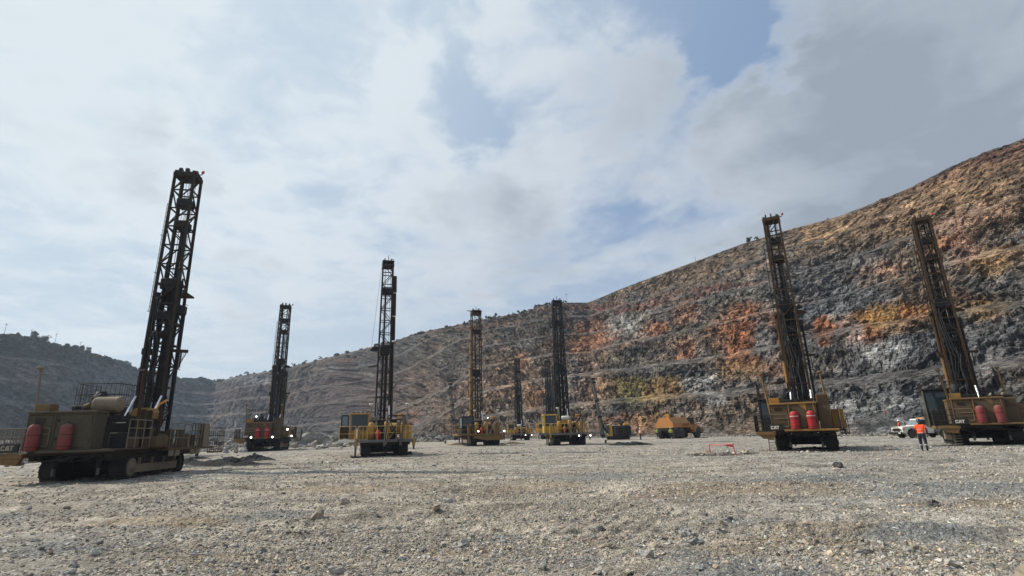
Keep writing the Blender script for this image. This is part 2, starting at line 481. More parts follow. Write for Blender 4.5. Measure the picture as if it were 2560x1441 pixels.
# ------------------------------------------------------------------ the pit wall
GREY = (0.105, 0.098, 0.09); BLUE = (0.088, 0.093, 0.10); DARK = (0.042, 0.041, 0.042); BROWN = (0.145, 0.096, 0.058); TAN = (0.25, 0.165, 0.095)
ORANGE = (0.25, 0.115, 0.058); RUST = (0.19, 0.072, 0.028); OCHRE = (0.22, 0.128, 0.045); OLIVE = (0.105, 0.09, 0.032); PINK = (0.28, 0.175, 0.125)
RED = (0.12, 0.055, 0.04); PALE = (0.33, 0.33, 0.32); MAROON = (0.082, 0.054, 0.048); GREEN = (0.058, 0.050, 0.030)
PATCH = [  # px, py, rx, ry, colour, strength
    (2250, 470, 440, 130, BROWN, .95), (2350, 420, 300, 40, RED, .55), (1750, 690, 240, 45, BROWN, .75), (2200, 560, 260, 40, TAN, .45), (2420, 520, 180, 70, TAN, .35), (2000, 610, 110, 40, TAN, .4),
    (2050, 700, 200, 60, BLUE, .7), (2250, 960, 500, 110, BLUE, .85), (2450, 850, 200, 60, BLUE, .7), (1780, 760, 160, 60, GREY, .8), (2100, 750, 130, 40, BLUE, .8),
    (1640, 960, 60, 60, OLIVE, .25), (1485, 845, 85, 46, ORANGE, .9), (1450, 870, 40, 18, ORANGE, .6), (1632, 826, 34, 18, ORANGE, .85), (1718, 782, 38, 32, PINK, .55), (1712, 788, 30, 24, ORANGE, .5),
    (1860, 815, 74, 58, ORANGE, .95), (1868, 872, 52, 50, RUST, .95), (1800, 850, 40, 30, ORANGE, .5), (1715, 878, 26, 30, ORANGE, .8), (1845, 925, 60, 26, OCHRE, .5), (1950, 925, 30, 16, ORANGE, .6),
    (2060, 832, 17, 30, RUST, .95), (2150, 828, 42, 26, RUST, .95), (2245, 800, 75, 26, OCHRE, .85), (2300, 786, 40, 20, RUST, .5), (2455, 765, 70, 38, OCHRE, .85), (2410, 740, 40, 20, RUST, .4),
    (2345, 622, 60, 22, ORANGE, .75), (2205, 680, 70, 18, PINK, .85), (2420, 560, 80, 16, PINK, .5), (2520, 640, 90, 16, TAN, .8), (2480, 670, 70, 16, OCHRE, .5), (2400, 640, 30, 16, PINK, .6), (2390, 570, 50, 14, PINK, .6),
    (1545, 960, 46, 28, OCHRE, .6), (1575, 985, 55, 42, OLIVE, .9), (1655, 985, 48, 50, OCHRE, .7), (1500, 985, 40, 40, TAN, .7), (1470, 960, 40, 50, PINK, .5), (1590, 1062, 110, 22, RUST, .45), (1640, 1055, 60, 18, OCHRE, .5),
    (1560, 895, 70, 20, OLIVE, .35), (1340, 1005, 20, 32, RUST, .55), (1300, 905, 16, 22, ORANGE, .5), (1220, 870, 60, 30, PINK, .3), (1390, 870, 25, 30, ORANGE, .45), (1250, 960, 120, 60, TAN, .3), (1210, 960, 60, 40, PINK, .35),
    (1560, 815, 50, 32, PALE, .5), (1905, 845, 26, 50, BLUE, .8), (1905, 850, 18, 40, PALE, .25), (2130, 840, 20, 26, PALE, .4), (1750, 960, 40, 30, PALE, .6), (1790, 1000, 40, 16, PALE, .5), (2200, 890, 60, 18, PALE, .4),
    (2150, 1010, 90, 12, PALE, .3), (2450, 900, 90, 25, PALE, .25), (1990, 1030, 100, 20, PALE, .25), (1620, 885, 90, 10, DARK, .7), (1700, 930, 70, 12, DARK, .7), (1600, 930, 110, 10, DARK, .6), (1500, 865, 90, 8, DARK, .5),
    (1600, 1025, 80, 10, DARK, .65), (2200, 930, 260, 16, DARK, .4), (2380, 880, 90, 14, DARK, .4), (1560, 765, 170, 8, RED, .8), (1780, 725, 150, 7, RED, .75), (1400, 762, 50, 10, RED, .9), (1420, 815, 40, 10, RED, .6), (1360, 840, 60, 12, RED, .5),
    (850, 990, 220, 70, MAROON, .75), (560, 985, 130, 35, MAROON, .85), (1000, 1060, 110, 26, RED, .35), (620, 1010, 60, 12, MAROON, .5), (700, 1060, 300, 22, BLUE, .35), (470, 1030, 80, 30, BLUE, .5),
    (1300, 790, 190, 14, RED, .4), (1250, 830, 230, 30, GREEN, .5), (1000, 890, 230, 26, GREEN, .45), (760, 935, 160, 16, GREEN, .5), (1050, 930, 160, 50, MAROON, .4), (1150, 1000, 120, 60, BROWN, .4), (1370, 800, 60, 22, GREEN, .4), (1130, 905, 140, 22, GREEN, .3),
    (150, 890, 220, 26, GREEN, .8), (60, 865, 90, 16, GREEN, .85), (480, 965, 60, 12, GREEN, .85), (330, 950, 60, 16, GREEN, .6), (180, 970, 260, 60, BLUE, .5), (90, 940, 80, 20, TAN, .2), (1580, 655, 50, 10, GREEN, .5),
    (1100, 820, 200, 9, RED, .5), (800, 898, 120, 6, RED, .3), (610, 948, 30, 8, PALE, .5), (650, 955, 20, 6, PALE, .6), (820, 920, 26, 5, PALE, .4)]

def build_wall():
    az = np.concatenate([np.linspace(-100, -52, 70)[:-1], np.linspace(-52, 54, 1150), np.linspace(54, 125, 80)[1:]])
    nu = 400; NB = 6
    u = np.concatenate([[-0.06], np.linspace(0, 1, nu), np.linspace(1.01, 1.35, 12)])
    A, U = np.meshgrid(np.radians(az), u)
    el = np.interp(az, RA, RE)
    D = (HC - CAM_H) / np.tan(np.radians(el)); Rb = np.interp(az, AZ_T, RB_T); Zb = np.interp(az, AZ_T, ZB_T)
    a = A.ravel(); uu = U.ravel(); ad = np.degrees(a)
    Df = np.broadcast_to(D, U.shape).ravel(); Rf = np.broadcast_to(Rb, U.shape).ravel(); Zf = np.broadcast_to(Zb, U.shape).ravel()
    uc = np.clip(uu, 0, 1)
    # benches: number grows where the foot lies deeper in the pit
    nb = NB + (ad < -4) * 1.0 * sstep(-ad, 4, 14)
    lv = np.stack([np.sin(a) * 3, np.cos(a) * 3, uc * 2], 1)
    ph = uc * nb + (0.16 + .30 * (ad > 3)) * vnoise(lv * 3.0, 3) * np.clip(uc * 6, 0, 1) * np.clip((1 - uc) * 6, 0, 1)
    k = np.floor(ph); f = ph - k
    ft = 0.68
    zr = np.where(f < ft, 0.85 * (f / ft), 0.85 + 0.15 * (f - ft) / (1 - ft))
    rr_ = np.where(f < ft, 0.52 * (f / ft), 0.52 + 0.48 * (f - ft) / (1 - ft))
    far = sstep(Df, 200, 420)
    zr = zr * (1 - .25) + f * .25
    gz_ = np.clip((k + zr) / nb, 0, 1); gr_ = np.clip((k + rr_) / nb, 0, 1)
    over = np.clip(uu - 1, 0, 1)
    R_ = Rf + (Df - Rf) * gr_ + np.where(uu > 1, over * 260, 0) + np.where(uu < 0, uu * 60, 0)
    Z_ = Zf + (HC - Zf) * gz_ + np.where(uu > 1, over * 10 - 0.5 * 0, 0) + np.where(uu < 0, -2.5, 0)
    x = np.sin(a) * R_; y = np.cos(a) * R_
    el_v = np.degrees(np.arctan2(Z_ - CAM_H, R_))
    p = np.stack([x, y, Z_], 1)
    q = p * np.array([1, 1, 1.5]) ; 
    fade = np.clip(uc * 12, 0.1, 1) * np.clip((1 - uc) * 14, 0.12, 1) * np.where((uu > 1), 0.15, 1)
    face = np.where(f < ft, 1.0, 0.18); smo = 1 - 0.45 * sstep(uc, .62, .8) * sstep(ad, 8, 22)
    sc = 1 + 1.1 * far
    big = fbm(q / (30 * sc)[:, None], 3, 50)
    gul = fbm(np.stack([x / 7.0, y / 7.0, Z_ / 22.0], 1) / sc[:, None], 4, 61, ridged=True)
    ca_ = np.cos(np.radians(ad * 0.9 + 20))
    strike = x * np.cos(a) - y * np.sin(a) + Df * 0        # along the wall
    arcl = np.radians(ad) * 190.0
    tl = np.interp(ad, [-45, 0, 20, 45], [-0.5, -0.9, -0.45, -0.2])
    dip = np.stack([(arcl * np.cos(tl) + Z_ * np.sin(tl)) * 0.40, R_ * 0.8, (-arcl * np.sin(tl) + Z_ * np.cos(tl)) * 1.5], 1)
    f1, r1 = facets(dip / (2.7 * sc)[:, None] + 0.25 * np.stack([big, gul, big], 1), 70, 1.3)
    f2, r2 = facets(dip / (1.15 * sc)[:, None] + 0.2 * np.stack([gul, big, gul], 1), 77, 1.2)
    fin = fbm(dip / (1.9 * sc)[:, None], 4, 90, 0.6)
    f3, r3 = facets(dip / (0.62 * sc)[:, None], 79, 0.9)
    disp = (2.6 * big + 0.8 * gul) * sc + face * sc * (0.62 * f1 + 0.58 * f2 + 0.34 * f3) * smo + 0.38 * fin * sc
    disp = disp * fade
    x2 = x - np.sin(a) * disp * 0.85; y2 = y - np.cos(a) * disp * 0.85; z2 = Z_ + disp * 0.45 * np.clip((1 - uc) * 8, 0.3, 1)
    V = np.stack([x2, y2, z2], 1)
    # colour of the rock by place
    e1 = 1.1 * fbm(p / 9.0, 4, 101); e2 = 1.1 * fbm(p / 9.0, 4, 111)
    c = np.array(GREY)[None] * np.ones((len(x), 1))
    t = sstep(fbm(p / 22.0, 4, 120), -.1, .35)[:, None]; c = c * (1 - .6 * t) + np.array(BROWN) * .6 * t
    for (px, py, rx, ry, colr, st) in PATCH:
        a0, e0 = az_el(px, py)
        ra, re = rx / 1307 * 57.3 * math.cos(math.radians(a0)) ** 2 + .15, ry / 1307 * 57.3 * math.cos(math.radians(a0)) + .1
        amp = min(1.0, 1.8 * min(ra, 3 * re) / 4 + .35)
        dd = np.sqrt(((ad - a0) / ra) ** 2 + ((el_v - e0) / re) ** 2) + e1 * 0.8 - .08
        w = (1 - sstep(dd, 0.45, 1.3)) * st
        w = w * np.clip(0.95 + 0.4 * e2, 0, 1)
        c = c * (1 - w[:, None]) + np.array(colr) * w[:, None]
    # loose grey muck on the benches, soil and grass towards the rim
    muck = ((f > ft - .06 + .05 * e1) * (0.8 - .35 * far) * np.clip(.75 + 1.2 * e2, .25, 1) * sstep(fbm(p / 15.0, 3, 130), -.35, .05))[:, None]
    muckc = np.where((far > .5)[:, None], np.array([0.085, 0.066, 0.052]), np.array([0.07, 0.066, 0.062]))
    c = c * (1 - muck) + muckc * muck
    soil = sstep(uc, 0.955, 0.985)[:, None] * .75
    sc_ = np.where((fbm(p / 12.0, 3, 140) > 0.05)[:, None] & (ad < 20)[:, None], np.array(GREEN), np.array([0.13, 0.068, 0.045]))
    c = c * (1 - soil) + sc_ * soil
    br = 1.2 * (0.70 + 0.60 * r1)[:, None] * (0.58 + 0.84 * r2)[:, None] * (0.75 + .5 * r3)[:, None]
    br = br * (1 - .7 * muck) + .7 * muck
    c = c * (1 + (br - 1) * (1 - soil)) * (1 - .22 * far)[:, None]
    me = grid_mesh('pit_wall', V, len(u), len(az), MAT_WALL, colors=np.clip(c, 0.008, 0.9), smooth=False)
    o = link('pit_wall', me); tag(o, kind='structure')
    return V.reshape(len(u), len(az), 3), az, nu
WV, W_AZ, W_NU = build_wall()

def wall_point(px, py_hint=None, row=None):
    """point on the rim (or a given row) of the wall below a spot of the ridge"""
    a0, e0 = az_el(px, py_hint or 800)
    j = int(np.argmin(np.abs(W_AZ - a0)))
    i = row if row is not None else W_NU
    return Vector(WV[i, j])

# ------------------------------------------------------------------ loose stones (instanced, uncountable)
def stone_nodes(name, subdiv, mat, seed):
    ng = bpy.data.node_groups.new(name, 'GeometryNodeTree')
    ng.interface.new_socket('Geometry', in_out='INPUT', socket_type='NodeSocketGeometry')
    ng.interface.new_socket('Geometry', in_out='OUTPUT', socket_type='NodeSocketGeometry')
    N = ng.nodes; L = ng.links
    gi = N.new('NodeGroupInput'); go = N.new('NodeGroupOutput')
    join = N.new('GeometryNodeJoinGeometry')
    for k in range(4):
        ico = N.new('GeometryNodeMeshIcoSphere'); ico.inputs['Radius'].default_value = 1.0; ico.inputs['Subdivisions'].default_value = subdiv
        sp = N.new('GeometryNodeSetPosition'); noi = N.new('ShaderNodeTexWhiteNoise'); noi.noise_dimensions = '4D'
        posn = N.new('GeometryNodeInputPosition')
        L.new(posn.outputs[0], noi.inputs['Vector']); noi.inputs['W'].default_value = seed + k * 3.7
        sub = N.new('ShaderNodeVectorMath'); sub.operation = 'SUBTRACT'; L.new(noi.outputs['Color'], sub.inputs[0]); sub.inputs[1].default_value = (.5, .5, .5)
        scl = N.new('ShaderNodeVectorMath'); scl.operation = 'SCALE'; L.new(sub.outputs[0], scl.inputs[0]); scl.inputs['Scale'].default_value = 0.62
        L.new(ico.outputs[0], sp.inputs['Geometry']); L.new(scl.outputs[0], sp.inputs['Offset'])
        sm = N.new('GeometryNodeSetMaterial'); sm.inputs['Material'].default_value = mat; L.new(sp.outputs[0], sm.inputs[0])
        ss = N.new('GeometryNodeSetShadeSmooth'); L.new(sm.outputs[0], ss.inputs[0]); ss.inputs['Shade Smooth'].default_value = False
        g2 = N.new('GeometryNodeGeometryToInstance'); L.new(ss.outputs[0], g2.inputs[0]); L.new(g2.outputs[0], join.inputs[0])
    iop = N.new('GeometryNodeInstanceOnPoints')
    mtp = N.new('GeometryNodeMeshToPoints')
    L.new(gi.outputs[0], mtp.inputs[0]); L.new(mtp.outputs[0], iop.inputs['Points']); L.new(join.outputs[0], iop.inputs['Instance'])
    iop.inputs['Pick Instance'].default_value = True
    def nattr(nm, dt):
        a_ = N.new('GeometryNodeInputNamedAttribute'); a_.data_type = dt; a_.inputs['Name'].default_value = nm; return a_.outputs[0]
    L.new(nattr('pick', 'INT'), iop.inputs['Instance Index'])
    L.new(nattr('scl', 'FLOAT_VECTOR'), iop.inputs['Scale'])
    L.new(nattr('rot', 'FLOAT_VECTOR'), iop.inputs['Rotation'])
    L.new(iop.outputs[0], go.inputs[0])
    return ng

def scatter(name, pts, size, flat, tone, subdiv=1, seed=1):
    """pts (n,3), size (n,), tone (n,3)"""
    n = len(pts)
    me = bpy.data.meshes.new(name)
    me.vertices.add(n); me.vertices.foreach_set('co', pts.astype(np.float32).ravel())
    def add(nm, dt, arr, key):
        at = me.attributes.new(nm, dt, 'POINT'); at.data.foreach_set(key, arr.ravel())
    s = size[:, None] * np.stack([rng.uniform(.75, 1.35, n), rng.uniform(.6, 1.0, n), rng.uniform(*flat, n)], 1)
    add('scl', 'FLOAT_VECTOR', s.astype(np.float32), 'vector')
    rot = np.stack([rng.normal(0, .35, n), rng.normal(0, .35, n), rng.uniform(0, 6.28, n)], 1)
    add('rot', 'FLOAT_VECTOR', rot.astype(np.float32), 'vector')
    add('pick', 'INT', rng.integers(0, 4, n).astype(np.int32), 'value')
    add('tone', 'FLOAT_COLOR', np.concatenate([tone, np.ones((n, 1))], 1).astype(np.float32), 'color')
    me.update()
    o = link(name, me); me.materials.append(MAT_STONE)
    md = o.modifiers.new('stones', 'NODES'); md.node_group = stone_nodes(name + '_nodes', subdiv, MAT_STONE, seed)
    return tag(o, kind='stuff')

def tones(n, warm=0.4):
    base_ = np.where(rng.random((n, 1)) < warm, np.array([[0.36, 0.30, 0.225]]), np.array([[0.32, 0.30, 0.265]]))
    base_ = np.where(rng.random((n, 1)) < .12, np.array([[0.21, 0.21, 0.205]]), base_)
    return np.clip(base_ * np.exp(rng.normal(-.02, .30, (n, 1))), .03, .6)

def vsurf(x, y):
    r = np.hypot(x, y); a = np.degrees(np.arctan2(x, y))
    i = np.clip(np.searchsorted(G_RR, r), 1, len(G_RR) - 1); j = np.clip(np.searchsorted(G_AZ, a), 1, len(G_AZ) - 1)
    fr = (r - G_RR[i - 1]) / (G_RR[i] - G_RR[i - 1]); fa = (a - G_AZ[j - 1]) / (G_AZ[j] - G_AZ[j - 1])
    Z = GV[:, :, 2]
    return (Z[i - 1, j - 1] * (1 - fa) + Z[i - 1, j] * fa) * (1 - fr) + (Z[i, j - 1] * (1 - fa) + Z[i, j] * fa) * fr

def build_stones():
    n = 150000
    inv = rng.uniform(1 / 42.0, 1 / 4.3, n); r = 1 / inv; a = np.radians(rng.uniform(-54, 54, n))
    x = np.sin(a) * r; y = np.cos(a) * r
    dn = fbm(np.stack([x * .45, y * .9, x * 0], 1), 3, 200)
    keep = rng.random(n) < np.clip(0.55 + 1.1 * dn, 0.12, 1)
    x, y, r = x[keep], y[keep], r[keep]; n = len(x)
    sz = np.minimum(0.0010 * r * (1 + rng.pareto(2.8, n)), 0.028 + 0.0007 * r) + 0.006
    z = vsurf(x, y) + sz * .15
    t = tones(n, .5)
    scatter('gravel', np.stack([x, y, z], 1), sz, (.35, .75), t, 1, 3)
    n = 20000
    r = 1 / rng.uniform(1 / 105.0, 1 / 38.0, n); a = np.radians(rng.uniform(-54, 56, n)); x = np.sin(a) * r; y = np.cos(a) * r
    keep = rng.random(n) < np.clip(0.4 + 1.6 * fbm(np.stack([x * .1, y * .16, x * 0], 1), 3, 210), 0.05, 1) * (r < np.interp(np.degrees(a), AZ_T, RB_T) - 4) * (r < np.interp(np.degrees(a), AZ_T, ED_T) - 3)
    x, y = x[keep], y[keep]; n = len(x); sz = .03 * (1 + rng.pareto(3.0, n)); sz = np.minimum(sz, .12)
    scatter('scattered_stones', np.stack([x, y, vsurf(x, y) + sz * .2], 1), sz, (.4, .85), tones(n, .3), 1, 4)
    # coarser broken rock strewn over the floor
    n = 650
    r = 1 / rng.uniform(1 / 80.0, 1 / 5.5, n); a = np.radians(rng.uniform(-56, 56, n)); x = np.sin(a) * r; y = np.cos(a) * r
    sz = (0.03 + .0009 * r) * (1 + rng.pareto(3.5, n) * .6); sz = np.minimum(sz, .16)
    scatter('broken_rock', np.stack([x, y, vsurf(x, y) + sz * .2], 1), sz, (.4, .85), tones(n, .35), 2, 9)
    # rubble on the pit edge and foot of the wall
    n = 9000
    a_ = rng.uniform(-62, -5, n); ed = np.interp(a_, AZ_T, ED_T) + 2.5 * np.sin(a_ * 1.7) + 1.5 * np.sin(a_ * 4.1)
    r = ed - 4 - np.abs(rng.normal(0, 11, n)) * np.where(a_ < -14, 1, .25) + rng.normal(0, 1.5, n)
    x = np.sin(np.radians(a_)) * r; y = np.cos(np.radians(a_)) * r
    sz = .11 * (1 + rng.pareto(2.4, n)); sz = np.minimum(sz, .6)
    t = tones(n, .2) * .72
    scatter('edge_rubble', np.stack([x, y, vsurf(x, y) + sz * .25], 1), sz, (.5, .95), t, 2, 5)
    n = 14000
    a_ = rng.uniform(-4, 62, n); rb = np.interp(a_, AZ_T, RB_T)
    r = rb + 3 - np.abs(rng.normal(0, 5, n)) + rng.normal(0, 1.0, n)
    x = np.sin(np.radians(a_)) * r; y = np.cos(np.radians(a_)) * r
    sz = .07 * (1 + rng.pareto(2.6, n)); sz = np.minimum(sz, .35)
    scatter('wall_foot_rubble', np.stack([x, y, vsurf(x, y) + sz * .3], 1), sz, (.5, .95), tones(n, .2) * .6, 1, 6)
build_stones()

# ------------------------------------------------------------------ air
def build_haze():
    x0, x1, y0, y1, z0, z1 = -640, 420, -420, 760, -32, 92
    V = [(x, y, z) for x in (x0, x1) for y in (y0, y1) for z in (z0, z1)]
    F = [(0, 1, 3, 2), (4, 6, 7, 5), (0, 4, 5, 1), (2, 3, 7, 6), (0, 2, 6, 4), (1, 5, 7, 3)]
    me = bpy.data.meshes.new('haze'); me.from_pydata(V, [], F); me.update()
    m = bpy.data.materials.new('haze'); m.use_nodes = True; nt = m.node_tree; nt.nodes.clear()
    pv = nt.nodes.new('ShaderNodeVolumePrincipled'); o = nt.nodes.new('ShaderNodeOutputMaterial')
    pv.inputs['Color'].default_value = (0.66, 0.80, 1.0, 1); pv.inputs['Density'].default_value = HAZE_DENSITY
    pv.inputs['Anisotropy'].default_value = 0.3
    nt.links.new(pv.outputs[0], o.inputs['Volume']); me.materials.append(m)
    tag(link('haze', me), kind='stuff')
HAZE_DENSITY = 0.0003
build_haze()
# ------------------------------------------------------------------ mesh builder
class MB:
    def __init__(s): s.v = []; s.f = []; s.sm = []
    def add(s, V, F, smooth=False):
        o = len(s.v); s.v += [tuple(p) for p in V]; s.f += [tuple(i + o for i in f) for f in F]; s.sm += [smooth] * len(F); return s
    def box(s, x0, x1, y0, y1, z0, z1, M=None, ch=0.0):
        if ch > 0:
            c = [(a, b, c_) for a in (0, 1) for b in (0, 1) for c_ in (0, 1)]
            X = (x0, x1); Y = (y0, y1); Z = (z0, z1); V = []
            for (a, b, c_) in c:
                sx = ch if a == 0 else -ch; sy = ch if b == 0 else -ch; sz = ch if c_ == 0 else -ch
                V += [(X[a], Y[b] + sy, Z[c_] + sz), (X[a] + sx, Y[b], Z[c_] + sz), (X[a] + sx, Y[b] + sy, Z[c_])]
            I = lambda a, b, c_, k: ((a * 2 + b) * 2 + c_) * 3 + k
            F = []
            for a in (0, 1):
                F.append([I(a, 0, 0, 0), I(a, 1, 0, 0), I(a, 1, 1, 0), I(a, 0, 1, 0)])
                F.append([I(0, a, 0, 1), I(1, a, 0, 1), I(1, a, 1, 1), I(0, a, 1, 1)])
                F.append([I(0, 0, a, 2), I(1, 0, a, 2), I(1, 1, a, 2), I(0, 1, a, 2)])
                for b in (0, 1):
                    F.append([I(a, b, 0, 0), I(a, b, 1, 0), I(a, b, 1, 1), I(a, b, 0, 1)])
                    F.append([I(a, 0, b, 0), I(a, 1, b, 0), I(a, 1, b, 2), I(a, 0, b, 2)])
                    F.append([I(0, a, b, 1), I(1, a, b, 1), I(1, a, b, 2), I(0, a, b, 2)])
                    for c_ in (0, 1): F.append([I(a, b, c_, 0), I(a, b, c_, 1), I(a, b, c_, 2)])
        else:
            V = [(x, y, z) for x in (x0, x1) for y in (y0, y1) for z in (z0, z1)]
            F = [(0, 1, 3, 2), (4, 6, 7, 5), (0, 4, 5, 1), (2, 3, 7, 6), (0, 2, 6, 4), (1, 5, 7, 3)]
        if M is not None: V = [M @ Vector(p) for p in V]
        return s.add(V, F)
    def bar(s, a, b, w, h=None, up=(0, 0, 1)):
        a = Vector(a); b = Vector(b); h = h or w; dr = b - a; L = dr.length
        if L < 1e-6: return s
        dr /= L; u = Vector(up)
        if abs(dr.dot(u)) > .97: u = Vector((0, 1, 0))
        sx = dr.cross(u).normalized(); sz = sx.cross(dr)
        V = [p + sx * (i * w / 2) + sz * (j * h / 2) for p in (a, b) for (i, j) in ((-1, -1), (1, -1), (1, 1), (-1, 1))]
        return s.add(V, [(0, 1, 2, 3), (7, 6, 5, 4), (0, 4, 5, 1), (1, 5, 6, 2), (2, 6, 7, 3), (3, 7, 4, 0)])
    def tube(s, pts, r, n=8, r1=None, caps=True):
        pts = [Vector(p) for p in pts]; m = len(pts); rings = []
        ref = None
        for i, p in enumerate(pts):
            t = (pts[min(i + 1, m - 1)] - pts[max(i - 1, 0)]).normalized()
            if ref is None: ref = t.orthogonal().normalized()
            ref = (ref - t * ref.dot(t)).normalized(); bn = t.cross(ref)
            rad = r if r1 is None else r + (r1 - r) * i / (m - 1)
            rings.append([p + (ref * math.cos(2 * PI * k / n) + bn * math.sin(2 * PI * k / n)) * rad for k in range(n)])
        V = [q for rg in rings for q in rg]
        F = [(i * n + k, i * n + (k + 1) % n, (i + 1) * n + (k + 1) % n, (i + 1) * n + k) for i in range(m - 1) for k in range(n)]
        s.add(V, F, True)
        if caps: s.add(rings[0], [tuple(range(n))[::-1]]); s.add(rings[-1], [tuple(range(n))])
        return s
    def lathe(s, prof, n=16, M=None):
        """prof: (radius, z) pairs"""
        V = [(r * math.cos(2 * PI * k / n), r * math.sin(2 * PI * k / n), z) for r, z in prof for k in range(n)]
        if M is not None: V = [M @ Vector(p) for p in V]
        m = len(prof)
        F = [(i * n + k, i * n + (k + 1) % n, (i + 1) * n + (k + 1) % n, (i + 1) * n + k) for i in range(m - 1) for k in range(n)]
        s.add(V, F, True)
        s.add(V[:n], [tuple(range(n))[::-1]]); s.add(V[-n:], [tuple(range(n))])
        return s
    def prism(s, poly, a, b, axis='x'):
        """extrude a 2D polygon; axis x: poly is (y,z); y: (x,z); z: (x,y)"""
        f = {'x': lambda p, t: (t, p[0], p[1]), 'y': lambda p, t: (p[0], t, p[1]), 'z': lambda p, t: (p[0], p[1], t)}[axis]
        n = len(poly); V = [f(p, a) for p in poly] + [f(p, b) for p in poly]
        F = [tuple(range(n))[::-1], tuple(range(n, 2 * n))] + [(i, (i + 1) % n, n + (i + 1) % n, n + i) for i in range(n)]
        return s.add(V, F)
    def mesh(s, name, mat):
        me = bpy.data.meshes.new(name); me.from_pydata(s.v, [], s.f)
        me.polygons.foreach_set('use_smooth', s.sm)
        bm = bmesh.new(); bm.from_mesh(me); bmesh.ops.recalc_face_normals(bm, faces=bm.faces); bm.to_mesh(me); bm.free()
        me.materials.append(mat); me.update(); return me
    def out(s, name, mat, parent=None, loc=None):
        return link(name, s.mesh(name, mat), parent, loc)

def Rz(a, loc=(0, 0, 0)): return Matrix.Translation(loc) @ Matrix.Rotation(a, 4, 'Z')
def RX(loc=(0, 0, 0)): return Matrix.Translation(loc) @ Matrix.Rotation(PI / 2, 4, 'Y')   # lathe axis z -> +X
def RY(loc=(0, 0, 0)): return Matrix.Translation(loc) @ Matrix.Rotation(-PI / 2, 4, 'X')  # lathe axis z -> +Y

# ------------------------------------------------------------------ machine materials
def paint(name, col, rough=0.6, dust=0.5, dcol=(0.24, 0.195, 0.135), metal=0.0, sc=1.0, streak=0.5, wear=0.25, wcol=(0.05, 0.035, 0.025)):
    m, N, b = new_mat(name)
    g_ = N.n('ShaderNodeNewGeometry'); pos = g_.outputs['Position']
    sn = N.n('ShaderNodeSeparateXYZ'); N.put(sn.inputs[0], g_.outputs['Normal'])
    n1 = N.noise(pos, 1.6 * sc, 8, 0.65); n2 = N.noise(N.mapping(pos, (5 * sc, 5 * sc, 0.7 * sc)), 1.0, 6, 0.6); n3 = N.noise(pos, 9 * sc, 5, 0.7)
    up = N.mp(sn.outputs[2], 0.2, 0.9)
    f = N.m('MULTIPLY', N.mp(n1, 0.38, 0.68), dust)
    f = N.m('ADD', f, N.m('MULTIPLY', N.mp(n2, 0.48, 0.7), dust * streak))
    f = N.m('ADD', f, N.m('MULTIPLY', up, dust * 1.0), clamp=True)
    c = N.mix(N.m('MULTIPLY', N.mp(n3, 0.56, 0.66), wear), rgb(*col), rgb(*wcol))
    c = N.mix(f, c, rgb(*dcol))
    v = N.mp(n3, 0.3, 0.7, 0.8, 1.2, smooth=False)
    kk = N.n('ShaderNodeCombineXYZ')
    for i in range(3): N.put(kk.inputs[i], v)
    N.put(b.inputs['Base Color'], N.mix(1.0, c, kk.outputs[0], 'MULTIPLY'))
    N.put(b.inputs['Roughness'], N.mp(f, 0.0, 0.8, rough, 0.95, smooth=False))
    b.inputs['Metallic'].default_value = metal
    b.inputs['Specular IOR Level'].default_value = 0.35
    bp = N.n('ShaderNodeBump'); bp.inputs['Strength'].default_value = 0.35; bp.inputs['Distance'].default_value = 0.02
    N.put(bp.inputs['Height'], n3); N.put(b.inputs['Normal'], bp.outputs[0])
    return m

def plain(name, col, rough=0.5, metal=0.0, emit=0.0, trans=0.0):
    m, N, b = new_mat(name)
    pos = N.n('ShaderNodeNewGeometry').outputs['Position']
    v = N.mp(N.noise(pos, 8, 4), .3, .7, .8, 1.2, smooth=False)
    kk = N.n('ShaderNodeCombineXYZ')
    for i in range(3): N.put(kk.inputs[i], v)
    N.put(b.inputs['Base Color'], N.mix(1.0, rgb(*col), kk.outputs[0], 'MULTIPLY'))
    b.inputs['Roughness'].default_value = rough; b.inputs['Metallic'].default_value = metal
    if emit: b.inputs['Emission Color'].default_value = (1, .97, .9, 1); b.inputs['Emission Strength'].default_value = emit
    return m

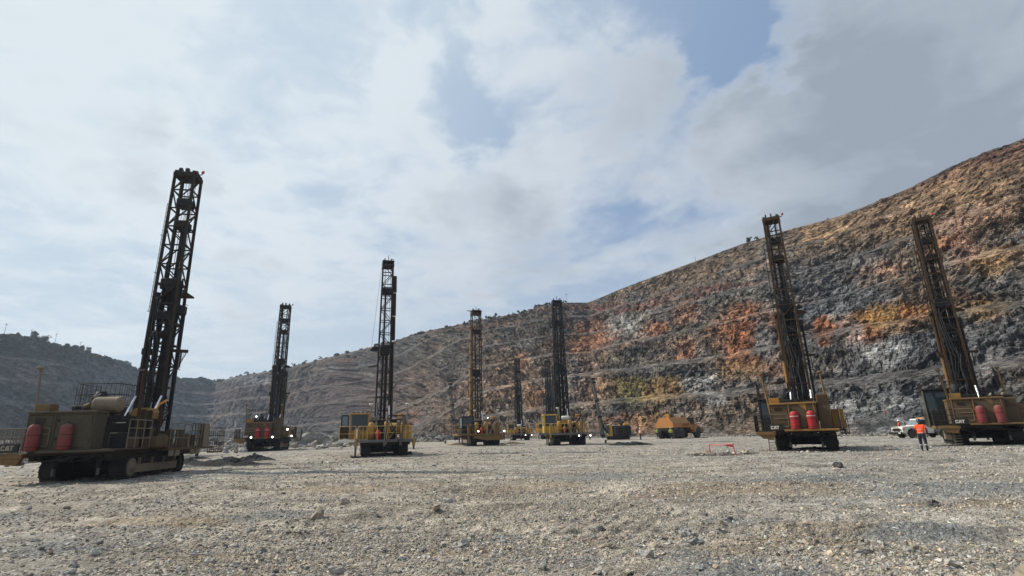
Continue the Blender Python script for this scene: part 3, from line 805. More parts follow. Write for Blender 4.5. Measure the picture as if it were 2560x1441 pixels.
M_ = dict(
    ochre=paint('dusty_ochre_paint', (0.19, 0.10, 0.028), .55, .5, dcol=(.12, .09, .055)),
    ochre_clean=paint('yellow_paint', (0.32, 0.16, 0.025), .5, .4, dcol=(.14, .10, .06)),
    brown=paint('dust_caked_panel', (0.10, 0.062, 0.03), .8, .6, dcol=(0.09, 0.066, 0.04)),
    rust=paint('rusty_brown_steel', (0.048, 0.025, 0.010), .8, .3, dcol=(.055, .036, .02)),
    rustdark=paint('grimy_brown_steel', (0.022, 0.014, 0.008), .75, .3, dcol=(.05, .034, .02)),
    dark=paint('dark_greasy_steel', (0.008, 0.008, 0.009), .6, .2, dcol=(.045, .038, .03)),
    black=paint('black_paint', (0.008, 0.008, 0.009), .5, .15, dcol=(.06, .05, .042)),
    steel=paint('worn_grey_steel', (0.10, 0.10, 0.105), .5, .4, metal=.3),
    track=paint('track_steel', (0.018, 0.017, 0.017), .6, .5, dcol=(.06, .052, .043)),
    drab=paint('drab_dusty_panel', (0.075, 0.058, 0.034), .8, .7, dcol=(0.085, 0.068, 0.044)),
    beige=paint('beige_dusty_panel', (0.21, 0.165, 0.11), .7, .5, dcol=(.20, .16, .115)),
    rail=paint('dusty_handrail', (0.19, 0.155, 0.11), .7, .5, dcol=(.17, .14, .10)),
    railyel=paint('yellow_handrail', (0.55, 0.33, 0.06), .55, .3, dcol=(.32, .24, .14)),
    yellow=paint('cab_yellow_paint', (0.42, 0.225, 0.035), .45, .4, dcol=(.22, .16, .09)),
    bright=paint('fresh_yellow_paint', (0.55, 0.33, 0.03), .4, .18, dcol=(.3, .22, .12)),
    orange=paint('hauler_orange_paint', (0.46, 0.18, 0.04), .5, .45, dcol=(.40, .25, .13), wear=.15),
    red=paint('dusty_red_tank', (0.36, 0.012, 0.018), .5, .2, dcol=(.22, .08, .07), wear=.1),
    redpink=paint('faded_red_tank', (0.20, 0.02, 0.022), .6, .5, dcol=(.17, .10, .075)),
    white=paint('white_paint', (0.66, 0.64, 0.56), .4, .15, dcol=(.45, .38, .28), wear=.08),
    deckgrey=paint('grey_deck_edge', (0.13, 0.13, 0.128), .7, .5, dcol=(.16, .15, .13)),
    chrome=plain('chromed_rod', (0.75, 0.78, 0.82), .18, .35),
    hose=plain('rubber_hose', (0.012, 0.012, 0.013), .6),
    tyre=paint('dusty_tyre', (0.022, 0.022, 0.024), .8, .55, dcol=(.16, .14, .115)),
    glass=plain('dark_glass', (0.02, 0.03, 0.032), .08),
    glasspale=plain('pale_glass', (0.14, 0.19, 0.19), .1),
    lamp=plain('lit_lamp', (1, 1, 1), .4, 0, 9.0),
    lettering=plain('cream_lettering', (0.62, 0.59, 0.50), .6),
    letdust=plain('dusty_lettering', (0.30, 0.26, 0.20), .7),
    tri=plain('orange_triangle', (0.55, 0.23, 0.03), .6),
    trid=plain('dusty_triangle', (0.24, 0.19, 0.12), .6),
    shirt=plain('orange_shirt', (0.80, 0.085, 0.01), .8),
    band=plain('reflective_band', (0.55, 0.55, 0.52), .5),
    navy=plain('navy_cloth', (0.012, 0.014, 0.026), .85),
    helmet=plain('navy_helmet', (0.02, 0.018, 0.06), .45),
    helmetw=plain('white_helmet', (0.75, 0.74, 0.7), .4),
    skin=plain('brown_skin', (0.10, 0.055, 0.035), .6),
    vest=plain('lime_vest', (0.36, 0.42, 0.06), .8),
    vestor=plain('pale_orange_vest', (0.62, 0.33, 0.22), .8),
    redpaint=plain('red_painted_metal', (0.55, 0.05, 0.05), .5),
    pink=plain('pink_marker', (0.85, 0.13, 0.2), .6),
    muck=None)

# ------------------------------------------------------------------ shared pieces
_cache = {}
def cached(key, fn):
    if key not in _cache: _cache[key] = fn()
    return _cache[key]

def place_bar(parent, name, a, b, w, mat):
    """a straight bar between two points; bars of one length share their mesh"""
    a = Vector(a); b = Vector(b); dr = b - a; L = round(dr.length, 2)
    me = cached(('bar', L, w, mat.name), lambda: MB().box(-w / 2, w / 2, -w / 2, w / 2, 0, L).mesh(name, mat))
    o = link(name, me, parent)
    o.matrix_local = Matrix.Translation(a) @ dr.to_track_quat('Z', 'Y').to_matrix().to_4x4()
    return o

def railing(parent, pts, h=1.0, mat=None, mids=(0.5,), post=1.0, r=0.022, name='handrail', closed_ends=True):
    """top rail, mid rails and posts along a polyline of deck points"""
    g = MB(); P_ = [Vector(p) for p in pts]; up = Vector((0, 0, 1))
    g.tube([p + up * h for p in P_], r, 6)
    for mfrac in mids: g.tube([p + up * h * mfrac for p in P_], r * .9, 6)
    for i in range(len(P_) - 1):
        L = (P_[i + 1] - P_[i]).length; n = max(1, round(L / post))
        for k in range(n + (1 if i == len(P_) - 2 else 0)):
            q = P_[i].lerp(P_[i + 1], k / n); g.tube([q, q + up * h], r, 6)
    return g.out(name, mat, parent)

def crawler(parent, xc, y0, y1, w=0.62, h=1.15, side=1, frame_mat=None, seed=0, panel=True):
    """one crawler track: belt of shoes, side frame, idler, sprocket, rollers; side = +1 outer face towards +X"""
    R = h / 2; cy0 = y0 + R; cy1 = y1 - R
    t = link('crawler_track', None, parent)
    # belt path
    path = []
    Ls = cy1 - cy0; arc = PI * R; tot = 2 * Ls + 2 * arc; n = int(tot / 0.215)
    for k in range(n):
        s_ = k / n * tot
        if s_ < Ls: y, z, a = cy0 + s_, 0.0, 0
        elif s_ < Ls + arc: th = (s_ - Ls) / R; y, z, a = cy1 + R * math.sin(th), R - R * math.cos(th), th
        elif s_ < 2 * Ls + arc: y, z, a = cy1 - (s_ - Ls - arc), h - 0.035 * math.sin(PI * (s_ - Ls - arc) / Ls * 3) ** 2, PI
        else: th = (s_ - 2 * Ls - arc) / R; y, z, a = cy0 - R * math.sin(th), R + R * math.cos(th), PI + th
        path.append((y, z, a))
    g = MB()
    for (y, z, a) in path:
        Mx = Matrix.Translation((xc, y, z)) @ Matrix.Rotation(a, 4, 'X')
        g.box(-w / 2, w / 2, -0.098, 0.098, 0.02, 0.06, Mx)
        g.box(-w / 2, w / 2, -0.02, 0.02, -0.045, 0.02, Mx)
    o = g.out('track_shoe', M_['track'], t); tag(o, kind='stuff')
    def stadium(r, cyA, cyB, zc, n=10):
        a = [(cyB + r * math.sin(PI * k / n), zc - r * math.cos(PI * k / n)) for k in range(n + 1)]
        b = [(cyA - r * math.sin(PI * k / n), zc + r * math.cos(PI * k / n)) for k in range(n + 1)]
        return a + b
    MB().prism(stadium(R - .08, cy0, cy1, R), xc - w * .36, xc + w * .36).out('track_link_band', M_['dark'], t)
    fm = frame_mat or M_['beige']
    xo = xc + side * w * .37
    xa, xb = sorted((xo, xo + side * .10))
    f = MB().box(xa, xb, cy0 + .25, cy1 - .3, R * .55, R * 1.22, ch=.02)
    f.out('track_frame', fm, t)
    for k in range(4):
        yy = cy0 + .6 + k * (cy1 - cy0 - 1.2) / 3
        MB().box(xa - .012 * (side < 0), xb + .012 * (side > 0), yy - .05, yy + .05, R * 1.22 + .002, R * 1.72, ch=.008).out('frame_bracket', fm, t)
    for yy, rr, nm in ((cy0, R * .72, 'idler_wheel'), (cy1, R * .72, 'drive_sprocket')):
        MB().lathe([(rr * .3, 0), (rr, .0), (rr, .06), (rr * .8, .09), (rr * .35, .09), (rr * .3, .15), (.02, .15)], 20, RX((xa + .0 if side > 0 else xb - .15, yy, R)) if side > 0 else
                   Matrix.Translation((xb, yy, R)) @ Matrix.Rotation(-PI / 2, 4, 'Y')).out(nm, M_['dark'] if nm == 'drive_sprocket' else fm, t)
    nr = 8
    for k in range(nr):
        yy = cy0 + .25 + k * (cy1 - cy0 - .5) / (nr - 1)
        me = cached(('roller', h), lambda: MB().lathe([(.02, -.045), (.15, -.045), (.15, .045), (.02, .045)], 12, RX()).mesh('track_roller', M_['dark']))
        link('track_roller', me, t, (xo + side * .03, yy, .30 * h))
    return t

def lattice_mast(parent, xc, yc, z0, z1, wb, wt, dp, mat, bays=12, braces='z', chord=.13, tilt=(0, 0), bw=.075, mat2=None):
    """four chords with cross bars and diagonals; returns the part and a function giving corner points"""
    t = link('mast', None, parent)
    def corner(i, z):
        f = (z - z0) / (z1 - z0); w = wb + (wt - wb) * f
        return Vector((xc + tilt[0] * f + (w / 2) * (1 if i in (1, 2) else -1), yc + tilt[1] * f + (dp / 2) * (1 if i in (2, 3) else -1), z))
    for i in range(4):
        MB().bar(corner(i, z0), corner(i, z1), chord, chord, (0, 1, 0)).out('mast_chord', mat, t)
    H_ = (z1 - z0) / bays
    for k in range(bays + 1):
        z = z0 + k * H_
        for (i, j) in ((0, 1), (3, 2), (0, 3), (1, 2)):
            if k and k < bays + 1: place_bar(t, 'cross_bar', corner(i, z), corner(j, z), bw, mat)
            if k < bays:
                a, b_ = (i, j) if k % 2 == 0 else (j, i)
                place_bar(t, 'diagonal_brace', corner(a, z), corner(b_, z + H_), bw * .85, mat)
                if braces == 'x' and (i, j) in ((0, 1), (3, 2)): place_bar(t, 'diagonal_brace', corner(b_, z), corner(a, z + H_), bw * .85, mat)
    return t, corner

def ladder(t, p0, p1, w=.34, cage=False, mat=None, out=(-1, 0, 0), step=.3):
    """rails and rungs from p0 to p1, standing off sideways"""
    p0 = Vector(p0); p1 = Vector(p1); o_ = Vector(out); side = Vector((0, 1, 0))
    g = MB()
    g.tube([p0 - side * w / 2, p1 - side * w / 2], .018, 5); g.tube([p0 + side * w / 2, p1 + side * w / 2], .018, 5)
    n = int((p1 - p0).length / step)
    for k in range(n + 1):
        q = p0.lerp(p1, k / n); g.tube([q - side * w / 2, q + side * w / 2], .012, 5)
        if k % 8 == 0:
            g.tube([q, q - o_ * .26], .014, 5)
            if cage: g.tube([q - side * w / 2, q - side * w / 2 + o_ * .1, q + side * w / 2 + o_ * .1, q + side * w / 2], .012, 5)
    return g.out('ladder', mat, t)

def jack(parent, x, y, ztop, zbot, r=.11, mat=None, foot=False):
    g = MB().tube([(x, y, ztop), (x, y, ztop - (ztop - zbot) * .62)], r, 10)
    o = g.out('levelling_jack', mat or M_['ochre'], parent)
    k = MB().tube([(x, y, ztop - (ztop - zbot) * .6), (x, y, zbot + .06)], r * .62, 10)
    k.out('jack_rod', M_['steel'], o)
    if foot: MB().lathe([(.02, 0), (.34, 0), (.32, .05), (.1, .1), (.02, .1)], 14, Matrix.Translation((x, y, zbot))).out('jack_pad', M_['dark'], o)
    return o

def lamp(parent, p, lit, r=.09, face=(0, -1, 0)):
    q = Vector(face).to_track_quat('Z', 'Y').to_matrix().to_4x4()
    h = MB().lathe([(.02, -.12), (r * .8, -.1), (r * 1.12, 0), (r * 1.12, .02), (r, .02)], 12, Matrix.Translation(p) @ q).out('work_light', M_['black'], parent)
    MB().lathe([(r * .97, .022), (r * .9, .04), (.01, .045)], 12, Matrix.Translation(p) @ q).out('lens', M_['lamp'] if lit else M_['glasspale'], h)

def cat_letters(parent, x0, y, z0, hgt, mat, trimat):
    """the three block letters with the triangle under the A, as a raised plate lettering facing -Y"""
    s_ = hgt; T = .012
    def put(poly, m, nm, dy=0.0): MB().prism([(x0 + px * s_, z0 + pz * s_) for px, pz in poly], y - T - dy, y, 'y').out(nm, m, parent)
    c = [(0.14, 0), (.62, 0), (.74, .12), (.74, .34), (.50, .34), (.50, .22), (.26, .22), (.26, .78), (.50, .78), (.50, .66), (.74, .66), (.74, .88), (.62, 1), (.14, 1), (0, .86), (0, .14)]
    a1 = [(.80, 0), (1.04, 0), (1.13, .34), (1.22, .62), (1.31, .34), (1.44, 0), (1.68, 0), (1.40, 1), (1.04, 1)]
    t = [(1.86, 0), (2.12, 0), (2.12, .78), (2.36, .78), (2.36, 1), (1.58, 1), (1.52, .78), (1.86, .78)]
    put(c, mat, 'letter'); put(a1, mat, 'letter'); put(t, mat, 'letter')
    put([(.92, -.02), (1.56, -.02), (1.24, .46)], trimat, 'triangle_mark', .006)

def pole_antenna(parent, base, top, mat, disc=.16, r0=.10, r1=.045, dm=None):
    a = MB().tube([base, top], r0, 8, r1).out('antenna_post', mat, parent)
    MB().lathe([(.03, -.16), (disc * .55, -.06), (disc, 0), (disc, .05), (disc * .7, .09), (.02, .1)], 14, Matrix.Translation(top)).out('antenna_dome', dm or mat, a)

# ------------------------------------------------------------------ drill rig with twin red tanks
def rig_a(loc, head, label, group, lit=False, body='ochre', panel='brown', mastm='rustdark', ladder_side=True, canisters=True, hood=True,
          cat=('lettering', 'tri'), hh=3.66, edepth=3.1, bandx=True, tankx=(-.34, .62), plate_dx=0.0, stairs=True, cabbig=False, clean=False, housing=True, tank='red', tilt=(0, 0)):
    R = thing('drill_rig', label, 'drill rig', loc, head, group)
    yb = M_[body]; pn = M_[panel]; mm = M_[mastm]
    crawler(R, -1.42, 1.4, 7.4, .72, 1.18, -1); crawler(R, 1.52, 1.4, 7.4, .72, 1.18, 1)
    u = MB().box(-1.1, 1.1, 2.6, 3.2, .45, 1.0, ch=.04).box(-1.1, 1.1, 5.4, 6.0, .45, 1.0, ch=.04).box(-.75, .75, 2.2, 6.6, 1.0, 1.26, ch=.03).bar((0, 1.0, 1.15), (0, 2.6, .8), .4, .25)
    u.out('undercarriage', M_['dark'], R)
    # main frame and decks
    f = MB().box(-1.55, 1.95, .1, 9.2, 1.262, 1.42, ch=.02)
    for x in (-1.2, -.3, .6, 1.5): f.prism([(.1, 1.26), (1.5, 1.26), (1.2, .98), (.5, 1.02)], x - .05, x + .05)
    f.box(-1.5, -1.3, .2, 9, 1.02, 1.26).box(1.6, 1.8, .2, 9, 1.02, 1.26)
    f.out('main_frame', M_['rustdark'], R)
    MB().box(-1.0, 2.05, -.28, .0, 1.36, 1.475, ch=.015).out('deck_edge', yb, R)
    MB().box(-1.55, 2.2, .0, 9.2, 1.423, 1.47).out('deck_plate', M_['brown'], R)
    # left walkway with guard cage
    lw = MB().box(-2.75, -1.56, -.15, 4.4, 1.16, 1.36, ch=.02).prism([(-2.6, 1.16), (-1.62, 1.16), (-1.75, .86), (-2.35, .92)], -.1, .1, 'y')
    lw.out('side_walkway', M_['ochre'], R)
    g = MB(); zt = 2.42
    for a, b in (((-2.75, -.12), (-1.75, -.12)), ((-2.75, -.12), (-2.75, 2.2))):
        L = math.hypot(b[0] - a[0], b[1] - a[1]); n = int(L / .17)
        for z in (1.38, 1.7, 2.05, zt): g.tube([(a[0], a[1], z), (b[0], b[1], z)], .022, 5)
        for k in range(n + 1):
            x = a[0] + (b[0] - a[0]) * k / n; y = a[1] + (b[1] - a[1]) * k / n; g.tube([(x, y, 1.36), (x, y, zt)], .014 if k % 3 else .025, 5)
    g.out('guard_cage', M_['rail'] if not clean else M_['rustdark'], R)
    # brand plate
    pl = MB().box(-1.88 + plate_dx, -1.12 + plate_dx, -.2, -.14, 1.42, 1.80, ch=.01).out('name_plate', M_['black'], R)
    cat_letters(pl, -1.80 + plate_dx, -.2, 1.51, .21, M_[cat[0]], M_[cat[1]])
    # front enclosure
    e = MB().box(-1.75, -.62, .03, edepth, 1.472, 3.06, ch=.015).box(-.60, 1.0, 0, edepth, 1.472, 3.06, ch=.015)
    en = e.out('enclosure', pn, R)
    MB().box(-1.78, 1.04, -.05, edepth + .03, 3.062, 3.17, ch=.02).out('enclosure_rim', yb, en)
    MB().box(-.635, -.585, -.03, .03, 1.48, 3.06).out('seam_strip', yb, en)
    MB().prism([(.98, 1.48), (1.03, 1.48), (.86, 3.06), (.80, 3.06)], -.02, -.003, 'y').out('corner_post', yb, en)
    cc = MB().prism([(.0, 3.04), (.42, 3.04), (.42, 2.62)], -.012, -.004, 'y').prism([(.40, 2.35), (.62, 2.35), (.98, 1.62), (.96, 1.5), (.80, 1.5), (.50, 2.0), (.33, 2.2)], -.012, -.004, 'y')
    cc.out('worn_chevron', yb, en)
    hr = MB().tube([(-1.72, -.05, 2.45), (-.78, -.05, 2.45), (-.72, -.05, 2.39), (-.72, -.05, 1.72), (-.78, -.05, 1.66), (-.98, -.05, 1.66)], .02, 6)
    hr.tube([(-1.72, -.05, 2.18), (-.72, -.05, 2.18)], .018, 6); hr.out('panel_handrail', M_['rail'], en)
    # the two red tanks
    for x in tankx:
        tk = MB().lathe([(.05, 1.478), (.25, 1.478), (.26, 1.54), (.26, 2.32), (.25, 2.44), (.20, 2.55), (.10, 2.61), (.05, 2.62)], 20, Matrix.Translation((x, -.16 + .06, 0))).out('pressure_tank', M_[tank], R)
        if bandx: MB().lathe([(.2635, 2.27), (.2635, 2.31)], 20, Matrix.Translation((x, -.10, 0))).out('white_band', M_['band'], tk)
        for zs in (1.62, 2.12): MB().lathe([(.268, zs), (.268, zs + .03)], 20, Matrix.Translation((x, -.10, 0))).out('tank_strap', M_['rustdark'], tk)
        MB().tube([(x - .06, -.1, 2.62), (x + .02, -.1, 2.68), (x + .1, -.1, 2.62)], .028, 6).tube([(x, -.1, 2.58), (x, -.1, 2.70)], .04, 8).out('tank_valve', M_['dark'], tk)
        MB().tube([(x + .12, -.1, 2.64), (x + .3, -.12, 2.5), (x + .34, -.14, 1.9), (x + .36, -.1, 1.5)], .012, 5).out('tank_hose', M_['hose'], tk)
    MB().box(-1.72, -1.1, .25, .85, 3.175, 3.52, ch=.02).out('lamp_box', M_['ochre_clean'] if body != 'drab' else M_['ochre'], R)
    # antennas
    pole_antenna(R, (-1.7, .5, 2.2), (-1.98, .5, 5.15), M_['ochre'] if clean else M_['rail'], r0=.09)
    pole_antenna(R, (1.68, 2.3, 2.0), (1.55, 2.3, 5.2), M_['rust'] if not clean else M_['ochre'], r0=.11)
    # bodies behind
    if housing:
        h_ = MB().box(1.06, 1.75, .6, 3.0, 1.48, hh, ch=.03)
        for k in range(9): h_.box(1.12 + k * .07, 1.15 + k * .07, .57, .6, hh - .6, hh - .08)
        h_.out('radiator_housing', M_['brown'], R)
    else:
        MB().box(1.05, 1.75, 1.2, 2.2, 1.48, 2.2, ch=.03).box(1.05, 1.25, 2.4, 4.2, 1.48, 3.0).box(1.3, 1.55, 3.1, 3.35, 1.48, 3.3).out('machinery_bay', M_['dark'], R)
        MB().box(1.15, 1.95, 1.3, 2.1, 1.478, 2.0, ch=.03).out('battery_box', M_['brown'], R)
        for (x, y) in ((1.5, 2.9), (1.62, 4.4), (1.3, 4.0)):
            MB().bar((x, y, 1.47), (x + .05, y, 3.35), .16, .12).out('upright_post', M_['rust'], R)
    MB().box(1.8, 2.5, 2.6, 3.8, 1.48, 2.72 if clean else 2.0, ch=.03).out('side_cabinet', yb if clean else M_['brown'], R)
    MB().box(-.9, .9, 3.2, 4.9, 1.478, 2.75, ch=.05).out('engine_block', M_['dark'], R)
    MB().box(-.8, .8, 5.0, 5.6, 1.478, 2.3, ch=.04).out('hydraulic_bay', M_['dark'], R)
    if canisters:
        for k, x in enumerate((1.2, 1.85) if cabbig else (1.3,)):
            y0 = 1.2; rr = .27 if cabbig else .36
            c_ = MB()
            prof = [(.05, 0), (rr * .92, .02), (rr, .08)]
            for q in range(10): prof += [(rr, .12 + q * .09), (rr * .965, .15 + q * .09), (rr * .965, .17 + q * .09), (rr, .19 + q * .09)]
            prof += [(rr, 1.08), (rr * .9, 1.15), (.05, 1.17)]
            Mx = RY((x - .1, y0 + .8, hh + .2)) if cabbig else RX((x - 1.15, 1.3, 3.52))
            c_.lathe(prof, 20, Mx).out('air_cleaner', M_['beige'] if not cabbig else M_['rail'], R)
            MB().box(x - .9, x - .1, 1.1, 2.0, 3.18, 3.3, ch=.02).out('cleaner_bracket', M_['rust'], R)
        if not cabbig: MB().tube([(-.02, 1.3, 3.5), (-.3, 1.4, 3.45), (-.5, 1.9, 3.2)], .13, 10).out('intake_duct', M_['brown'], R)
    if hood:
        MB().prism([(.2, 2.95), (1.2, 2.95), (1.2, 3.25), (1.05, 3.5), (.45, 3.5), (.2, 3.2)], 4.2, 5.3, 'y').out('hose_reel_cover', M_['ochre_clean'], R)
        MB().tube([(1.0, 5.2, 3.45), (1.05, 5.4, 3.75), (1.3, 5.7, 4.0)], .06, 8).out('orange_boom', M_['tri'], R)
    MB().lathe([(.05, 0), (.30, 0), (.30, .95), (.24, 1.0), (.24, 1.1), (.05, 1.1)], 16, Matrix.Translation((-.85, 3.4, 3.2))).out('exhaust_muffler', M_['dark'], R)
    MB().tube([(-.5, 3.0, 3.2), (-.75, 2.7, 3.5), (-.7, 2.5, 3.9), (-.4, 2.6, 4.1)], .05, 8).tube([(-.2, 2.9, 3.2), (-.1, 2.6, 3.7), (-.3, 2.7, 4.0)], .035, 8).out('hose', M_['hose'], R)
    MB().box(-1.2, .1, 2.6, 3.05, 3.175, 3.5, ch=.04).out('valve_bank', M_['black'], R)
    # cab with roof railing
    cx0, cx1, cy0, cy1, cz = (-2.85, -1.2, 3.4, 5.6, 3.95) if cabbig else (-2.75, -1.15, 4.6, 6.6, 3.6)
    cb = MB().box(cx0, cx1, cy0, cy1, 1.3, cz, ch=.05).out('cab', M_['black'], R)
    MB().box(cx0 + .15, cx1 - .12, cy0 - .012, cy0 + .03, 2.3, cz - .2).out('cab_window', M_['glass'], cb)
    MB().box(cx0 - .012, cx0 + .03, cy0 + .2, cy1 - .2, 2.3, cz - .2).out('cab_window', M_['glass'], cb)
    MB().box(cx0 - .04, cx0 + .03, cy0 - .045, cy0 - .014, 1.3, cz + .03).out('cab_corner_post', M_['beige'] if cabbig else M_['black'], cb)
    MB().box(cx0 - .06, cx1 + .05, cy0 - .12, cy1 + .05, cz + .003, cz + .09, ch=.02).out('cab_roof', M_['black'], cb)
    g = MB(); zr = cz + .09
    hx = 1.15 if not cabbig else .5
    xs = (cx0, cx1 + .5)
    for z in (zr + .04, zr + hx * .5, zr + hx):
        g.tube([(xs[0], cy1, z), (xs[0], cy0, z), (xs[1], cy0, z), (xs[1], cy1, z)], .022, 5)
    for (a, b) in (((xs[0], cy1), (xs[0], cy0)), ((xs[0], cy0), (xs[1], cy0)), ((xs[1], cy0), (xs[1], cy1))):
        n = int(math.hypot(a[0] - b[0], a[1] - b[1]) / .22)
        for k in range(n + 1):
            x = a[0] + (b[0] - a[0]) * k / n; y = a[1] + (b[1] - a[1]) * k / n; g.tube([(x, y, zr), (x, y, zr + hx)], .013, 5)
    g.out('roof_guard', M_['rustdark'], R)
    # right walkway and railings
    MB().box(2.0, 2.55, 3.85, 9.6, 1.30, 1.42, ch=.01).out('side_walkway', M_['brown'], R)
    railing(R, [(2.22, .5, 1.47), (2.22, 2.5, 1.47)], 1.3, M_['rail'], (.35, .7), .65)
    railing(R, [(2.52, 3.9, 1.42), (2.52, 6.2, 1.42)], 1.25, M_['rail'], (.4, .75), .75)
    railing(R, [(2.52, 6.4, 1.42), (2.52, 7.9, 1.42)], 1.3, M_['rustdark'], (.35, .7), .35)
    for yy in (4.0, 4.7, 6.5, 7.2): MB().box(2.49, 2.515, yy, yy + .55, 1.0, 1.30).out('skirt_panel', M_['beige'], R)
    MB().box(2.2, 2.55, 8.0, 8.7, 1.43, 2.75, ch=.02).out('control_locker', M_['beige'], R)
    g = MB()
    for k in range(6): g.tube([(2.3 + k * .12, 9.4, 1.1), (2.3 + k * .12, 9.4, 2.5)], .016, 5)
    for k in range(5): g.tube([(2.9, 9.4 + k * .2, 1.1), (2.9, 9.4 + k * .2, 2.5)], .016, 5)
    for z in (1.1, 1.6, 2.05, 2.5): g.tube([(2.3, 9.4, z), (2.9, 9.4, z), (2.9, 10.2, z)], .02, 5)
    g.out('guard_cage', M_['rustdark'], R)
    MB().box(2.3, 2.9, 9.35, 10.2, 1.02, 1.1).out('end_platform', M_['brown'], R)
    # stairs hanging at the left
    st = MB() if stairs else None
    if stairs: st.tube([(-2.1, .5, 1.2), (-2.1, .2, .12)], .025, 5).tube([(-1.62, .5, 1.2), (-1.62, .2, .12)], .025, 5).out('access_stair', M_['rust'], R)
    for k in range(6) if stairs else ():
        zz = .16 + k * .17; me = cached(('tread',), lambda: MB().box(-.24, .24, -.1, .1, -.02, .02).mesh('stair_tread', M_['rail'])); link('stair_tread', me, st and R.children[-1], (-1.86, .22 + k * .05, zz))
    for (x, y) in ((-.85, .9), (1.0, .9), (-.9, 8.3), (1.1, 8.3)): jack(R, x, y, 1.26, .12 if y > 5 else .28, .12, M_['dark'])
    # small fittings
    rr2 = random.Random(int(loc[0] * 7))
    g = MB(); z9 = 3.18
    for k in range(16):
        x = rr2.uniform(-1.6, .9); y = rr2.uniform(1.0 if edepth < 2 else .9, 4.8); s1 = rr2.uniform(.05, .2)
        if y > edepth: zb = 2.75
        else: zb = z9
        g.box(x, x + s1 * 1.4, y, y + s1, zb, zb + rr2.uniform(.08, .4), ch=.01)
    for k in range(10):
        x = rr2.uniform(-1.4, 1.6); y = rr2.uniform(3.2, 5.4); zb = rr2.uniform(2.5, 3.0)
        g.tube([(x, y, 2.0), (x, y, zb), (x + rr2.uniform(-.6, .6), y + rr2.uniform(-.4, .4), zb + rr2.uniform(0, .4))], rr2.uniform(.025, .06), 6)
    tag(g.out('deck_fitting', M_['rustdark'], R), kind='stuff')
    g = MB()
    for k in range(12):
        y = rr2.uniform(2.9, 8.6); x = rr2.uniform(1.5, 2.4); g.box(x, x + rr2.uniform(.1, .35), y, y + rr2.uniform(.1, .5), 1.475, 1.5 + rr2.uniform(.15, 1.0), ch=.012)
    tag(g.out('deck_box', M_['brown'] if rr2.random() < .5 else M_['rust'], R), kind='stuff')
    g = MB()
    for k in range(9): g.tube([(rr2.uniform(-1.4, 1.8), .2, 1.25), (rr2.uniform(-1.4, 1.8), .5, 1.0), (rr2.uniform(-1.4, 1.8), 1.3, .95), (rr2.uniform(-1, 1), 2.4, 1.1)], .03, 5)
    g.out('underdeck_hose', M_['hose'], R)
    pd = MB()
    for (a, b) in ((-1.70, -.70), (-.55, .92)):
        for z in (1.56, 2.98): pd.box(a, b, -.008 if a > -1 else .024, .004 if a > -1 else .036, z, z + .022)
        for x in (a, b - .022): pd.box(x, x + .022, -.008 if a > -1 else .024, .004 if a > -1 else .036, 1.585, 2.975)
    for k in range(6): pd.box(-1.45, -1.0, .018, .036, 2.66 + k * .04, 2.68 + k * .04)
    for z in (1.9, 2.7): pd.box(-.50, -.42, -.03, .004, z, z + .12)
    pd.out('panel_trim', M_['rustdark'], en)
    # mast
    t, cn = lattice_mast(R, .1, 6.7, 2.3, 18.4, 1.36, 1.12, 1.05, mm, bays=13, tilt=tilt, chord=.14, bw=.075)
    top = lambda dx, dy, dz: tuple((cn(0, 18.4) + cn(2, 18.4)) / 2 + Vector((dx, dy, dz)))
    c0 = (cn(0, 18.4) + cn(2, 18.4)) / 2
    Mt = Matrix.Translation(c0)
    MB().box(-.66, .66, -.60, .60, -.28, .02, Mt, ch=.03).box(-.60, -.44, -.55, .55, .02, .14, Mt).box(.44, .60, -.55, .55, .02, .14, Mt).out('mast_crown', mm, t)
    for x in (-.36, .04, .42):
        sm_ = cached(('sheave',), lambda: MB().lathe([(.05, -.05), (.27, -.05), (.24, -.02), (.24, .02), (.27, .05), (.05, .05)], 18, RX()).mesh('crown_sheave', M_['black']))
        link('crown_sheave', sm_, t, c0 + Vector((x, -.25 if x < .3 else .1, .16)))
    MB().tube([c0 + Vector((.5, 0, .1)), c0 + Vector((.82, -.1, .06)), c0 + Vector((.88, -.1, .24))], .035, 6).out('beacon_arm', M_['dark'], t)
    MB().lathe([(.02, 0), (.09, 0), (.09, .14), (.02, .16)], 10, Matrix.Translation(c0 + Vector((.88, -.1, .18)))).out('beacon', M_['redpaint'], t)
    ax = lambda z, dx, dy: (cn(0, z) + cn(2, z)) / 2 + Vector((dx, dy, 0))
    MB().tube([ax(2.6, -.42, .1), ax(18.1, -.36, .1)], .12, 10).out('feed_cylinder', M_['dark'], t)
    MB().tube([ax(2.6, .0, .25), ax(15.2, .02, .25)], .11, 10).out('drill_pipe', M_['rustdark'], t)
    MB().tube([ax(2.6, .42, .2), ax(10.5, .42, .2)], .10, 10).out('drill_pipe', M_['dark'], t)
    for dx, dy, zb in ((-.3, -.3, 12.4), (.3, -.1, 12.0), (-.15, .35, 10.6), (.2, .40, 18.0), (-.5, .3, 9.5), (.45, .3, 11.5), (-.05, -.35, 9.0), (.42, -.3, 10.0)): MB().tube([ax(2.6, dx, dy), ax(zb, dx, dy)], .055, 7).out('guide_pipe', M_['dark'], t)
    cb_ = MB()
    for dx, dy in ((-.25, -.3), (-.19, -.3), (-.1, .1), (.2, -.25), (.27, -.25), (.33, .3), (.14, .4)): cb_.tube([ax(2.8, dx, dy), ax(18.2, dx * 1.1, dy)], .016, 5)
    cb_.out('feed_cable', M_['hose'], t)
